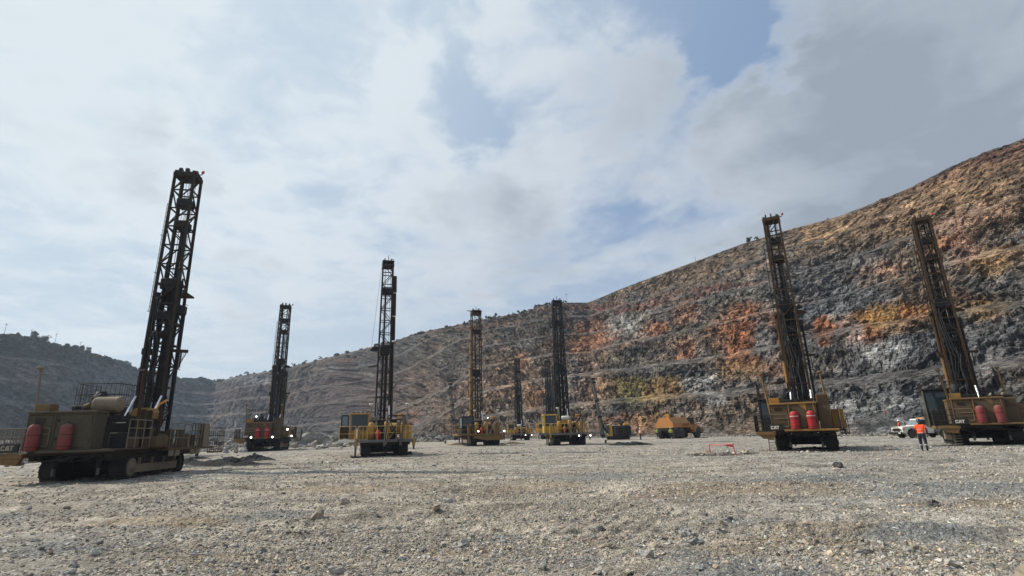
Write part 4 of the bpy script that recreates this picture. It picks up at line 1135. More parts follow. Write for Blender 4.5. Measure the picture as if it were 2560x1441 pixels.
    for z, hh, dx, ww in ((16.4, .55, .08, .8), (14.9, .5, .1, .75), (11.0, .7, 0, .98), (9.0, .55, 0, .98), (7.9, .35, -.05, .9)):
        o_ = ax(z, dx, 0)
        MB().box(-ww / 2, ww / 2, -.42, .42, -hh / 2, hh / 2, Matrix.Translation(o_), ch=.06).out('rotary_head' if z == 11.0 else 'pipe_clamp', M_['dark'] if z != 14.9 else M_['rustdark'], t)
    MB().lathe([(.05, -.9), (.2, -.9), (.2, -.2), (.28, -.2), (.28, .3), (.1, .5)], 14, Matrix.Translation(ax(10.6, -.02, -.1))).out('top_drive_motor', M_['dark'], t)
    pk = MB()
    for k in range(3):
        dx = -.55 + .12 * k; pk.tube([ax(10.2, dx, -.5), ax(8.6, dx + .1, -.62), ax(6.5, dx + .25 + .1 * k, -.66), ax(4.8, dx + .1, -.5), ax(3.6, dx - .1 + .2 * k, -.45)], .035, 6)
    pk.tube([ax(6.8, .3, -.6), ax(5.6, .1, -.75), ax(4.4, .25, -.7), ax(3.4, .0, -.5)], .05, 6).out('hose_loop', M_['hose'], t)
    MB().tube([ax(6.7, -.77, .1), ax(10.2, -.77, .1)], .13, 12).lathe([(.05, 0), (.20, 0), (.20, .3), (.12, .45), (.05, .45)], 12, Matrix.Translation(ax(10.1, -.78, .1))).out('side_cylinder', mm, t)
    MB().tube([ax(2.7, -.77, .1), ax(6.68, -.77, .1)], .13, 12).out('cylinder_sleeve', yb if clean else mm, t)
    MB().box(-.24, .24, -.2, .2, -.18, .18, Matrix.Translation(ax(6.9, -.80, .1))).out('cylinder_clamp', mm, t)
    MB().tube([ax(2.0, .92, .1), ax(9.1, .90, .1)], .085, 8).out('loose_drill_pipe', M_['dark'], t)
    MB().prism([(.7, -.12), (.7, .22), (1.15, .18), (1.45, -.02), (1.45, -.12)], -.12, .12, 'y').out('tong_arm', mm, t).location = ax(10.3, -.12, 0)
    MB().box(.75, 1.2, -.25, .25, -.3, .3, ch=.08).tube([(1.0, 0, .2), (1.15, -.1, .4), (1.3, 0, .3)], .02, 5).out('pipe_gripper', M_['dark'], t).location = ax(9.4, -.2, 0)
    w_ = MB().bar((.7, 0, .05), (1.55, 0, 0), .14, .18).bar((1.2, 0, -.05), (1.2, 0, -.95), .07, .09).bar((1.55, 0, .1), (1.2, 0, -.8), .035).tube([(1.2, 0, -.9), (1.15, 0, -1.05), (1.25, 0, -1.1)], .03, 5)
    w_.tube([(1.5, 0, .05), (1.42, -.04, -.3), (1.28, -.02, -.5), (1.36, 0, -.1)], .012, 5).out('jib_arm', M_['rust'], t).location = ax(6.9, -.1, 0)
    if ladder_side: ladder(t, ax(9.3, -.92, -.1), ax(16.3, -.86, -.1), .34, True, M_['rustdark'], (-1, 0, 0))
    MB().box(-.75, .75, 5.95, 7.3, 1.478, 2.35, ch=.04).out('drill_table', M_['dark'], R)
    for x in (-.62, .72):
        c_ = MB().tube([(x, 4.7, 2.3), (x + .02, 5.35, 3.1)], .10, 10).out('raise_cylinder', M_['dark'], R)
        MB().tube([(x + .02, 5.33, 3.06), (x + .06, 6.05, 4.25)], .058, 10).out('cylinder_rod', M_['chrome'], c_)
    if lit:
        for p in ((-.95, -.3, 1.52), (1.3, -.3, 1.5)): lamp(R, p, True, .10)
        lamp(R, (2.35, 2.5, 2.35), True, .10); lamp(R, (2.7, 3.6, 1.6), True, .09); lamp(R, (-1.2, 2.4, 3.9), True, .08)
    return R
# ------------------------------------------------------------------ yellow drill rig with open railed deck
def rig_b(loc, head, label, group, mastm='rustdark', cab='yellow', rail='railyel', door=False, white_muffler=False, apron=False, lights=(), redtank='red', mast_top=18.4,
          mast_w=(1.25, .95), side_tube='right', xbays=14, frames='ochre', deck='deckgrey', tubem='rustdark', pipes=True, mastdark=False, tilt=(0, 0)):
    R = thing('drill_rig', label, 'drill rig', loc, head, group)
    mm = M_[mastm]; ry = M_[rail]; fm = M_[frames]
    crawler(R, -1.5, .3, 5.9, .8, 1.2, -1); crawler(R, 1.5, .3, 5.9, .8, 1.2, 1)
    MB().box(-1.1, 1.1, 1.4, 2.0, .4, .95, ch=.04).box(-1.1, 1.1, 4.2, 4.8, .4, .95, ch=.04).box(-.7, .7, .6, 5.6, .75, 1.0, ch=.03).box(-.12, .12, .1, .3, .05, 1.0).out('undercarriage', M_['dark'], R)
    MB().box(-1.9, 2.0, -.2, 8.3, 1.0, 1.24, ch=.02).out('main_frame', M_['rustdark'], R)
    dk = M_[deck]
    MB().prism([(-2.28, -.4), (-1.5, -.72), (1.6, -.72), (2.22, -.4), (2.22, 8.2), (-2.28, 8.2)], 1.243, 1.45, 'z').out('deck', dk, R)
    if apron:
        MB().prism([(-.2, .62), (1.9, .62), (2.3, 1.2), (-1.6, 1.2), (-1.9, .95)], -.95, -.6, 'y').out('front_apron', M_['ochre'], R)
    railing(R, [(-2.22, 3.0, 1.45), (-2.22, -.38, 1.45), (-1.48, -.68, 1.45), (1.58, -.68, 1.45), (2.18, -.38, 1.45), (2.18, 3.5, 1.45)], 1.08, ry, (.5,), .72, .025)
    for k in range(3): MB().tube([(-2.1 + k * .26, -.47 - k * .06, 1.45), (-2.1 + k * .26, -.47 - k * .06, 2.5)], .018, 5).out('railing_infill', ry, R)
    # cab and its walkway
    c = link('cab', None, R); Y_ = M_[cab]
    x0, x1, y0, y1, z0, z1 = -2.9, -1.32, 1.0, 3.0, 1.5, 3.62
    g = MB().box(x0, x1, y0 + .1, y1, z0, z0 + .8, ch=.03).box(x0, x0 + .14, y0, y0 + .14, z0 + .8, z1 - .1).box(x1 - .14, x1, y0, y0 + .14, z0 + .8, z1 - .1)
    g.box(x0, x0 + .14, y1 - .5, y1, z0 + .8, z1 - .1).box(x1 - .14, x1, y1 - .5, y1, z0 + .8, z1 - .1).box(x0, x1, y1 - .1, y1, z0 + .8, z1 - .1)
    g.box(x0 - .02, x0 + .16, y0 - .02, y0 + .1, z0 - .4, z0 + .8)
    g.out('cab_shell', Y_, c)
    MB().box(x0 - .06, x1 + .06, y0 - .12, y1 + .05, z1 - .1, z1 + .04, ch=.03).out('cab_roof', Y_, c)
    MB().box(x0 + .14, x1 - .14, y0 + .05, y0 + .07, z0 + .8, z1 - .1).out('windscreen', M_['glass'], c)
    for (a, b) in ((y0 + .14, y0 + .8), (y0 + .86, y1 - .5)): MB().box(x0 + .04, x0 + .06, a, b, z0 + .8, z1 - .1).out('side_window', M_['glasspale'], c)
    MB().box(x0 + .3, x0 + 1.0, y0 + .3, y0 + .5, z0 + .9, z0 + 1.35, ch=.04).out('control_panel', M_['steel'], c)
    for k in range(4): MB().lathe([(.02, 0), (.07, 0), (.07, .12), (.02, .12)], 8, Matrix.Translation((x0 + .3 + .35 * k, y0 + .2, z1 + .04))).out('roof_lamp', M_['dark'], c)
    MB().box(-3.75, -2.30, -.35, 3.2, 1.28, 1.5, ch=.02).out('cab_walkway', M_['white'] if door else dk, R)
    railing(R, [(-3.68, 3.0, 1.5), (-3.68, -.3, 1.5), (-2.4, -.3, 1.5)], 1.05, ry, (.45,), 1.25, .025)
    if door:
        MB().box(-3.68, -3.3, -.25, -.2, 1.9, 2.5).box(-3.66, -2.95, .3, .33, 1.6, 2.5).out('walkway_panel', M_['rust'], R)
        dd = MB().box(-3.62, -2.98, .9, .95, 1.6, 1.72).box(-3.62, -2.98, .9, .95, 3.4, 3.5).box(-3.62, -3.52, .9, .95, 1.72, 3.4).box(-3.08, -2.98, .9, .95, 1.72, 3.4).out('cab_door', M_['black'], c)
        MB().box(-3.52, -3.08, .915, .93, 1.72, 3.4).out('door_glass', M_['glasspale'], dd)
        MB().tube([(-2.3, -.55, 1.6), (-2.3, -.55, 2.35)], .045, 8).out('white_tube', M_['white'], R)
    # machinery on deck
    def cyl(name, x, y, r, z0_, z1_, m, n=16): return MB().lathe([(.04, z0_), (r, z0_), (r, z1_ - r * .5), (r * .8, z1_ - r * .15), (r * .35, z1_), (.04, z1_)], n, Matrix.Translation((x, y, 0))).out(name, m, R)
    cyl('air_receiver', -1.15, .35, .27, 1.452, 2.85, M_['yellow']); cyl('dust_cyclone', .12, .6, .24, 1.452, 2.95, M_['yellow'])
    MB().lathe([(.12, 1.9), (.30, 2.05), (.30, 2.2), (.24, 2.35)], 14, Matrix.Translation((.12, .6, 0))).out('cyclone_collar', M_['yellow'], R)
    cyl('fire_bottle', -.62, -.2, .22, 1.452, 2.2, M_[redtank])
    MB().tube([(-1.3, 1.2, 3.0), (1.4, 1.2, 3.1)], .06, 8).tube([(-.9, .9, 2.2), (.3, .9, 2.4), (.5, .9, 1.6)], .07, 8).tube([(.5, 1.5, 2.0), (1.3, 1.2, 2.9), (1.6, 1.2, 3.4)], .1, 8).tube([(-1.2, 1.0, 1.6), (-.2, 1.2, 2.6), (.9, 1.0, 2.5)], .05, 6).out('pipework', M_['rust'], R)
    MB().lathe([(.05, 0), (.44, .03), (.48, .12), (.48, 1.5), (.40, 1.62), (.05, 1.66)], 18, RX((.3, 2.2, 2.35))).out('compressor_tank', M_['yellow'], R)
    MB().box(-.9, 1.0, 1.5, 3.2, 1.452, 2.3, ch=.05).box(-.7, .3, .9, 1.4, 1.452, 2.0, ch=.05).out('engine_block', M_['dark'], R)
    MB().box(1.35, 1.95, .6, 2.4, 1.452, 2.75, ch=.03).out('tool_cabinet', M_['yellow'] if not apron else M_['ochre'], R)
    MB().box(1.5, 1.9, .58, .6, 2.75, 3.0, ch=.01).box(1.1, 1.5, 1.4, 1.9, 3.3, 3.62, ch=.04).out('filter_box', M_['tri'], R)
    MB().box(-1.0, 1.2, 3.6, 3.75, 1.452, 3.1).box(-.4, 1.3, 5.2, 7.8, 1.452, 3.0, ch=.06).out('power_pack', M_['rustdark'], R)
    g = MB()
    for k in range(14):
        a = rng.uniform(-1, 1.6); b = rng.uniform(.7, 2.6); zz = rng.uniform(2.2, 3.0)
        g.tube([(a, b, zz), (a + rng.uniform(-.4, .4), b + rng.uniform(-.3, .3), zz + rng.uniform(-.1, .5)), (a + rng.uniform(-.6, .6), b + .2, zz - rng.uniform(0, .6))], .035, 5)
    g.out('hose_bundle', M_['hose'], R)
    if white_muffler:
        MB().lathe([(.04, 0), (.22, .02), (.25, .1), (.25, .85), (.2, .95), (.04, .97)], 16, RX((-.75, 1.0, 3.2))).out('muffler', M_['white'], R)
        MB().box(-.8, .1, .8, 1.3, 2.5, 3.0, ch=.05).box(-1.75, -1.35, -.3, -.1, 1.5, 2.3, ch=.02).out('valve_chest', M_['yellow'], R)
    else:
        MB().lathe([(.04, 0), (.26, .04), (.3, .2), (.26, .36), (.04, .4)], 14, Matrix.Translation((-.95, 1.0, 2.95))).out('muffler', M_['rail'], R)
    # dust hood frame leaning at the front right
    A = [(-.15, -.82, .95), (.05, -1.05, 3.35), (1.45, -1.0, 3.35), (1.15, -.82, .95)]
    bm_ = M_['rust'] if not apron else M_['rail']
    t = link('folded_frame', None, R)
    post = M_['steel'] if not apron else M_['rail']
    place_bar(t, 'frame_post', A[0], A[1], .12 if not apron else .1, post); place_bar(t, 'frame_post', A[3], A[2], .14 if not apron else .08, post)
    place_bar(t, 'frame_brace', A[0], A[2], .08, M_['rail']); place_bar(t, 'frame_brace', A[3], A[1], .07, bm_); place_bar(t, 'frame_brace', A[1], A[2], .08, bm_)
    place_bar(t, 'frame_brace', (1.45, -1.0, 3.35), (1.7, .8, 2.6), .08, bm_); place_bar(t, 'frame_brace', (1.9, .5, 2.4), (1.25, .4, 3.5), .07, M_['rail'])
    pole_antenna(R, (-1.22, .8, 2.6), (-1.25, .8, 4.35), M_['rail'], .19, .05, .04, M_['white']); pole_antenna(R, (1.75, .6, 2.6), (1.78, .6, 4.35), M_['rail'], .19, .05, .04, M_['white'])
    jack(R, -2.36, -.35, 2.3, .1, .13, M_['yellow'] if not apron else M_['ochre'], True); jack(R, 2.3, -.3, 1.5, .55, .13, M_['yellow'] if not apron else M_['ochre'])
    jack(R, -1.8, 7.7, 2.2, .05, .13, M_['ochre'], True); jack(R, 1.9, 7.7, 2.2, .05, .13, M_['ochre'], True)
    # mast
    zt = mast_top
    t, cn = lattice_mast(R, -.12, 4.5, 1.6, zt, mast_w[0], mast_w[1], 1.05, mm, bays=xbays, tilt=tilt, chord=.12, bw=.07, braces='x' if mastdark else 'z')
    ax = lambda z, dx, dy: (cn(0, z) + cn(2, z)) / 2 + Vector((dx, dy, 0))
    c0 = ax(zt, 0, 0); Mt = Matrix.Translation(c0); ww = mast_w[1] / 2
    MB().box(-ww - .1, ww + .1, -.6, .6, -.55, -.3, Mt, ch=.02).box(-ww - .1, ww + .1, -.6, .6, -.08, .06, Mt, ch=.02).box(-ww - .08, -ww + .1, -.5, .5, -.3, -.08, Mt).box(ww - .1, ww + .08, -.5, .5, -.3, -.08, Mt).out('mast_crown', mm, t)
    for x in (-ww * .7, ww * .6):
        sm_ = cached(('sheave2',), lambda: MB().lathe([(.05, -.05), (.2, -.05), (.17, 0), (.2, .05), (.05, .05)], 14, RX()).mesh('crown_sheave', M_['black'])); link('crown_sheave', sm_, t, c0 + Vector((x, -.1, .2)))
    MB().tube([c0 + Vector((.02, 0, 0)), c0 + Vector((.02, 0, .75))], .03, 6).tube([c0 + Vector((ww, 0, 0)), c0 + Vector((ww * 1.0, 0, .4)), c0 + Vector((ww * .6, 0, .38))], .035, 6).out('mast_antenna', M_['dark'], t)
    MB().box(-ww, ww, -.4, .4, -.3, .3, Matrix.Translation(ax(zt - 3.0, 0, 0)), ch=.06).out('rotary_head', M_['dark'], t)
    MB().box(-ww * .9, ww * .9, -.4, .4, -.5, .4, Matrix.Translation(ax(9.6, 0, 0)), ch=.06).out('pipe_clamp', M_['dark'], t)
    MB().tube([ax(1.8, -.12, 0), ax(zt - 3, -.12, 0)], .09, 8).out('feed_cylinder', M_['dark'], t)
    MB().tube([ax(1.8, .2, .1), ax(10, .2, .1)], .11, 8).out('drill_pipe', M_['rust'] if not mastdark else M_['dark'], t)
    g = MB()
    for dx, dy in ((-.3, -.3), (-.22, -.2), (.05, -.3), (.3, -.3)): g.tube([ax(2, dx, dy), ax(zt - .4, dx * .9, dy)], .018, 5)
    g.out('feed_cable', M_['hose'], t)
    if mastdark:
        for dx, dy, zb in ((-.4, .2, 17.8), (-.05, .3, 17.8), (.36, -.1, 17.8), (.42, .3, 14.0), (-.28, -.3, 12.0), (.1, -.35, 13.5)): MB().tube([ax(2.0, dx, dy), ax(zb, dx * .85, dy)], .085, 7).out('guide_pipe', M_['dark'], t)
    if side_tube == 'right':
        tb = link('pipe_carousel', None, t); x = mast_w[1] / 2 + .22
        for (a, b) in ((10.6, 12.85), (13.0, 15.2), (15.35, 17.0)): MB().tube([ax(a, x + .03, 0), ax(b, x, 0)], .21, 12).out('carousel_tube', M_['rustdark'], tb)
        for z in (12.92, 15.27): MB().tube([ax(z - .05, x + .02, 0), ax(z + .05, x + .02, 0)], .19, 12).out('white_ring', M_['white'], tb)
        for dx, dy in ((.12, -.1), (.28, 0), (.42, -.05), (.3, .2)): MB().tube([ax(2.2, mast_w[1] / 2 + dx, dy), ax(10.4, mast_w[1] / 2 + dx * .7, dy)], .06, 8).out('carousel_pipe', M_[tubem], tb)
        MB().tube([ax(zt - .6, -ww - .15, 0), ax(9.9, -ww - .75, 0)], .012, 5).out('winch_line', M_['hose'], t)
        MB().prism([(-1.35, -.1), (-1.05, -.22), (-.6, -.18), (-.55, .2), (-1.0, .25)], -.2, .2, 'y').out('winch_head', M_['dark'], t).location = ax(9.7, 0, 0)
        MB().bar((-1.35, 0, -.1), (-.5, 0, .05), .1, .12).out('stub_arm', M_['dark'], t).location = ax(8.1, -.05, 0)
    elif side_tube == 'left':
        MB().tube([ax(3.4, -mast_w[0] / 2 - .2, -.2), ax(zt - 2.2, -mast_w[1] / 2 - .2, -.2)], .15, 12).out('side_cylinder', M_['ochre_clean'], t)
        for k in range(7):
            MB().box(-.2, .22, -.2, .2, -.04, .04, Matrix.Translation(ax(4.5 + k * 1.9, -mast_w[0] / 2 - .18, -.2))).out('cylinder_clamp', M_['rust'], t)
        MB().bar(c0 + Vector((-ww - .7, 0, .02)), c0 + Vector((ww + .35, 0, -.05)), .09).out('crown_beam', M_['rust'], t)
    else:
        for sx in (-1, 1):
            MB().tube([ax(2.2, sx * (mast_w[0] / 2 + .14), -.2), ax(13.5, sx * (mast_w[1] / 2 + .12), -.2)], .09, 8).out('side_cylinder', M_['dark'], t)
    for x, zt_ in ((-.62, 4.6), (.45, 4.4)):
        c_ = MB().tube([(x, 2.7, 1.8), (x, 3.3, 2.9)], .1, 10).out('raise_cylinder', M_['steel'], R)
        MB().tube([(x, 3.28, 2.86), (x, 3.85, zt_)], .06 if x > 0 else .09, 10).out('cylinder_rod', M_['chrome'] if x > 0 else M_['steel'], c_)
    for p in lights: lamp(R, p, True, .085)
    return R

def on_ground(x, y): return (x, y, surf_z(x, y) - .02)
GA = 'drill rigs with twin red tanks'; GB = 'drill rigs with open railed decks'
rig_a((-20.0, 24.1, -.06), -8.5, 'nearest dust-caked brown drill rig at far left, tallest mast in the picture', GA, body='drab', panel='drab', mastm='rustdark', cat=('letdust', 'trid'), housing=False, tank='redpink', bandx=False, edepth=.9, tankx=(-1.28, .0), plate_dx=-.6, stairs=False)
rig_a((18.45, 35.0, -.04), 29.5, 'ochre drill rig with bright red tanks, left of the white pickup and person in orange', GA, body='ochre_clean', mastm='rust', clean=True, canisters=False, hood=False)
rig_a((31.6, 36.2, .04), 31.2, 'brown drill rig cut off by the right edge, big black cab beside the white pickup', GA, body='ochre', mastm='rust', clean=True, cabbig=True, hood=False, tank='redpink', bandx=False, hh=3.1, cat=('lettering', 'trid'))
rig_a((-28.9, 61.4, .46), -13.5, 'small drill rig with four lit lamps and two red tanks, second from the left', GA, lit=True, body='ochre', mastm='rustdark', clean=True, canisters=False, hood=False)
rig_b((-10.85, 45.2, -.02), -17.0, 'yellow drill rig with open cab door and white-banded mast tubes, third from the left', GB, door=True)
rig_b((-3.78, 68.9, .3), -18.0, 'rusty yellow drill rig with black cab and tan side cylinder on its mast', GB, mastm='rust', cab='black', rail='ochre_clean', apron=True, side_tube='left', lights=((-1.2, -.8, 1.75), (2.25, -.6, 1.7), (.2, -.3, 3.35)), mast_w=(1.35, 1.2), xbays=12, deck='ochre', tubem='ochre')
rig_b((6.4, 64.2, .12), -4.0, 'bright yellow drill rig with tall black mast and white muffler, in the middle', GB, mastm='dark', cab='bright', white_muffler=True, redtank='redpink', side_tube='none', mastdark=True, mast_w=(1.5, 1.15), lights=((.9, -.85, 1.1), (2.3, -.6, 1.1)), mast_top=18.6, tubem='dark')
# ------------------------------------------------------------------ copies: rigs farther back
def copy_tree(o, parent=None):
    c = o.copy(); COL.objects.link(c)
    if parent is not None: c.parent = parent; c.matrix_parent_inverse = o.matrix_parent_inverse.copy()
    for ch in o.children: copy_tree(ch, c)
    return c
rig5 = [o for o in COL.objects if o.get('label', '').startswith('bright yellow drill rig')][0]

def at_az(px, dist):
    a = math.radians(az_el(px, 1090)[0]); return math.sin(a) * dist, math.cos(a) * dist
def far_rig(px, dist, head, label, s_=1.0):
    x, y = at_az(px, dist); r = copy_tree(rig5); r.location = on_ground(x, y); r.rotation_euler = (0, 0, -math.radians(head)); r['label'] = label
    r.scale = (s_, s_, s_); return r
far_rig(1303, 106, -4, 'far drill rig between the black-cab rig and the bright yellow rig', .88)
far_rig(1372, 117, 10, 'far drill rig hidden behind the middle rig, left of its two masts', .93)
far_rig(1390, 124, 10, 'farthest drill rig, only its faint mast shows right beside the tall black mast', .90)

# ------------------------------------------------------------------ small crawler drills
def small_drill(loc, head, label, group=None):
    R = thing('crawler_drill', label, 'crawler drill', loc, head, group)
    crawler(R, -.0, -.2, 3.2, .4, .75, -1, M_['dark'])
    for o in [R.children[-1]]: o.rotation_euler = (0, 0, -PI / 2); o.location = (.1, -.55, 0)
    t2 = copy_tree(R.children[-1], R); t2.location = (.1, 1.1, 0)
    MB().box(.3, 3.2, -.3, 1.2, .45, .8, ch=.05).out('undercarriage', M_['dark'], R)
    b = MB().box(.25, 3.6, -.75, 1.3, .62, 2.25, ch=.09).out('engine_house', M_['black'], R)
    for k in range(9): MB().box(.55, .95, -.775, -.745, .8 + k * .15, .88 + k * .15).out('louvre', M_['steel'], b)
    MB().box(1.15, 1.2, -.78, -.74, .7, 2.15).box(1.2, 2.1, -.77, -.755, 2.0, 2.04).box(2.1, 2.14, -.78, -.74, .7, 2.15).out('door_frame', M_['steel'], b)
    MB().prism([(-.78, .6), (1.33, .6), (1.33, 2.0), (1.0, 2.35), (-.4, 2.35), (-.78, 1.9)], .05, .248, 'x').out('yellow_end_panel', M_['bright'], b)
    MB().box(-.6, .04, .1, .9, 1.0, 2.2, ch=.05).out('canopy_cab', M_['glasspale'], R)
    MB().box(-.75, .3, -.1, 1.1, 2.36, 2.52, ch=.05).out('canopy_roof', M_['white'], R)
    MB().box(.3, 1.3, -.7, 1.2, 2.26, 2.34).out('roof_strip', M_['white'], b)
    MB().tube([(.3, .4, 2.2), (1.2, .4, 2.95), (2.0, .4, 2.9), (2.4, .4, 2.3)], .09, 8).tube([(-.5, .0, 1.2), (-1.0, -.1, 1.9), (-.9, -.2, 2.6)], .08, 8).out('hose', M_['hose'], R)
    MB().box(2.6, 3.7, -.3, .2, 2.3, 2.6, ch=.06).out('dust_box', M_['bright'], R)
    m = link('feed_mast', None, R)
    p0 = Vector((-1.1, .1, .35)); p1 = Vector((-2.15, .4, 10.2))
    MB().bar(p0, p1, .34, .42).out('mast_beam', M_['steel'], m)
    MB().bar(p0 + Vector((.28, -.1, 0)), p1 + Vector((.26, -.1, -1.5)), .10, .14).bar(p0 + Vector((-.26, 0, 0)), p1 + Vector((-.26, 0, -.8)), .07, .1).out('feed_chain', M_['dark'], m)
    for f in (.04, .35, .62, .93, .995):
        q = p0.lerp(p1, f); MB().box(-.34, .36, -.28, .22, -.16, .16, Matrix.Translation(q), ch=.03).out('mast_clamp', M_['dark'], m)
    MB().tube([(-.2, .2, 1.1), (-.8, .15, 2.1), (-1.2, .2, 3.0)], .12, 8).out('boom', M_['black'], R)
    g = MB()
    for k in range(5): g.tube([(-1.2, -.2, 3.2 - k * .1), (-.6 - .1 * k, -.5, 2.2 + .3 * k), (-.2, -.2, 1.6)], .03, 5)
    g.tube([(-1.2, -.3, .3), (-1.7, -.2, .8), (-1.5, -.2, 1.6), (-1.2, 0, 2.2)], .06, 6).out('hose_loop', M_['hose'], R)
    jack(R, -.6, -.5, .9, .0, .08, M_['black'], True); jack(R, 3.5, .2, .7, .0, .07, M_['black'], True)
    return R
x, y = at_az(1524, 92); small_drill(on_ground(x, y), -12, 'black and yellow crawler drill with leaning grey feed mast, left of the lone walker')
x, y = at_az(1156, 96); small_drill(on_ground(x, y), -4, 'crawler drill mostly hidden behind the black-cab rig, thin mast over its cab')

# ------------------------------------------------------------------ articulated water truck
def wheel(parent, x, y, r, w, side, mat_hub, nm='wheel'):
    k = link(nm, None, parent, (x, y, r)); k.rotation_euler = (0, 0, 0 if side > 0 else PI)
    g = MB().lathe([(r * .55, -w / 2 + .02), (r * .80, -w / 2), (r * .95, -w / 2 + .04), (r, -w / 2 + .10), (r, w / 2 - .10), (r * .95, w / 2 - .04), (r * .80, w / 2), (r * .55, w / 2 - .02)], 24, RX())
    n = 22
    for i in range(n):
        a = 2 * PI * i / n; Mx = Matrix.Rotation(a, 4, 'X')
        g.box(-w / 2 + .03, -.02, -.03 * r / .5, .03 * r / .5, r - .02, r + .012 * r / .5, Mx).box(.02, w / 2 - .03, -.03 * r / .5 + .05, .03 * r / .5 + .05, r - .02, r + .012 * r / .5, Mx)
    g.out('tyre', M_['tyre'], k)
    MB().lathe([(.03, w / 2 - .02), (r * .2, w / 2 - .02), (r * .22, w / 2 - .1), (r * .5, w / 2 - .12), (r * .56, w / 2 - .03), (r * .57, -w / 2 + .03), (.03, -w / 2 + .1)], 20, RX()).out('rim', mat_hub, k)
    return k
def water_truck(loc, head, label):
    R = thing('water_truck', label, 'water truck', loc, head); O = M_['orange']
    prof = [(-1.48, 1.72), (1.48, 1.72), (1.48, 2.35), (.78, 3.28), (-.78, 3.28), (-1.48, 2.35)]
    tk = MB().prism([(x * .985, z) for x, z in prof], .06, 5.6, 'y').out('water_tank', O, R)
    MB().prism([(x * 1.02, z + (.03 if z > 2 else -.03)) for x, z in prof], -.02, .058, 'y').out('rear_plate', O, tk)
    for yy in (2.9,): MB().prism([(1.47, 1.74), (1.54, 1.74), (1.54, 2.36), (.82, 3.34), (.76, 3.27), (1.47, 2.34)], yy - .03, yy + .03, 'y').out('tank_rib', O, tk)
    MB().box(.05, .62, .5, 1.05, 3.283, 3.85, ch=.03).out('hatch', M_['yellow'], tk)
    MB().box(1.5, 1.53, 3.2, 5.2, 2.05, 2.12).box(1.5, 1.53, 3.2, 5.2, 2.25, 2.3).out('side_stripe', M_['black'], tk)
    MB().box(-1.3, 1.3, -.02, .5, 1.42, 1.68, ch=.04).tube([(-1.3, -.1, 1.3), (1.3, -.1, 1.3)], .06, 8).out('spray_bar', M_['dark'], R)
    MB().box(-.5, .5, .3, 6.4, .95, 1.68, ch=.05).box(-1.0, 1.0, .9, 1.2, .7, .95).box(-1.0, 1.0, 2.7, 3.0, .7, .95).out('rear_chassis', M_['dark'], R)
    for (x, y, sd) in ((1.17, .95, 1), (-1.17, .95, -1), (1.17, 2.75, 1), (-1.17, 2.75, -1), (1.17, 8.0, 1), (-1.17, 8.0, -1)): wheel(R, x, y, .86, .68, sd, M_['rustdark'])
    MB().box(-.45, .45, 6.1, 7.2, .8, 1.3, ch=.06).tube([(0, 5.9, 1.1), (0, 6.6, 1.1)], .4, 12).out('articulation_joint', M_['black'], R)
    c = link('cab', None, R)
    MB().box(-1.15, 1.15, 6.0, 7.5, 1.3, 2.15, ch=.05).out('cab_shell', O, c)
    MB().box(-1.08, 1.08, 6.08, 7.42, 2.152, 3.1, ch=.04).out('cab_glass', M_['glass'], c)
    MB().box(-1.18, 1.18, 5.95, 7.6, 3.102, 3.26, ch=.05).out('cab_roof', M_['rust'], c)
    for x in (-1.1, 1.1):
        for y in (6.1, 7.4): MB().bar((x, y, 2.15), (x, y, 3.1), .1).out('cab_pillar', M_['black'], c)
    MB().prism([(7.5, 1.0), (9.5, 1.0), (9.6, 1.6), (9.3, 2.1), (7.5, 2.35)], -.95, .95, 'x').out('bonnet', O, R)
    for sd in (-1, 1):
        x0, x1 = sorted((sd * .95, sd * 1.58))
        arc = [(8.0 + 1.08 * math.cos(PI * k / 8), .92 + 1.02 * math.sin(PI * k / 8)) for k in range(9)]; arc2 = [(8.0 + .96 * math.cos(PI * k / 8), .92 + .90 * math.sin(PI * k / 8)) for k in range(9)][::-1]
        MB().prism(arc + arc2, x0, x1, 'x').out('mudguard', O, R)
        MB().tube([(sd * 1.1, 7.5, 2.9), (sd * 1.6, 7.8, 2.9)], .025, 5).box(sd * 1.6 - .1, sd * 1.6 + .1, 7.78, 7.84, 2.5, 3.0, ch=.02).out('mirror', M_['black'], R)
    MB().box(-1.4, 1.4, 9.45, 9.75, .75, 1.1, ch=.06).out('front_bumper', M_['black'], R)
    MB().tube([(1.25, 5.75, 1.3), (1.25, 5.75, 3.3)], .1, 10).out('exhaust', M_['dark'], R)
    return R
x, y = at_az(1664, 90); water_truck(on_ground(x, y), 46, 'orange articulated water truck with flat-sided tank, parked below the rock wall')

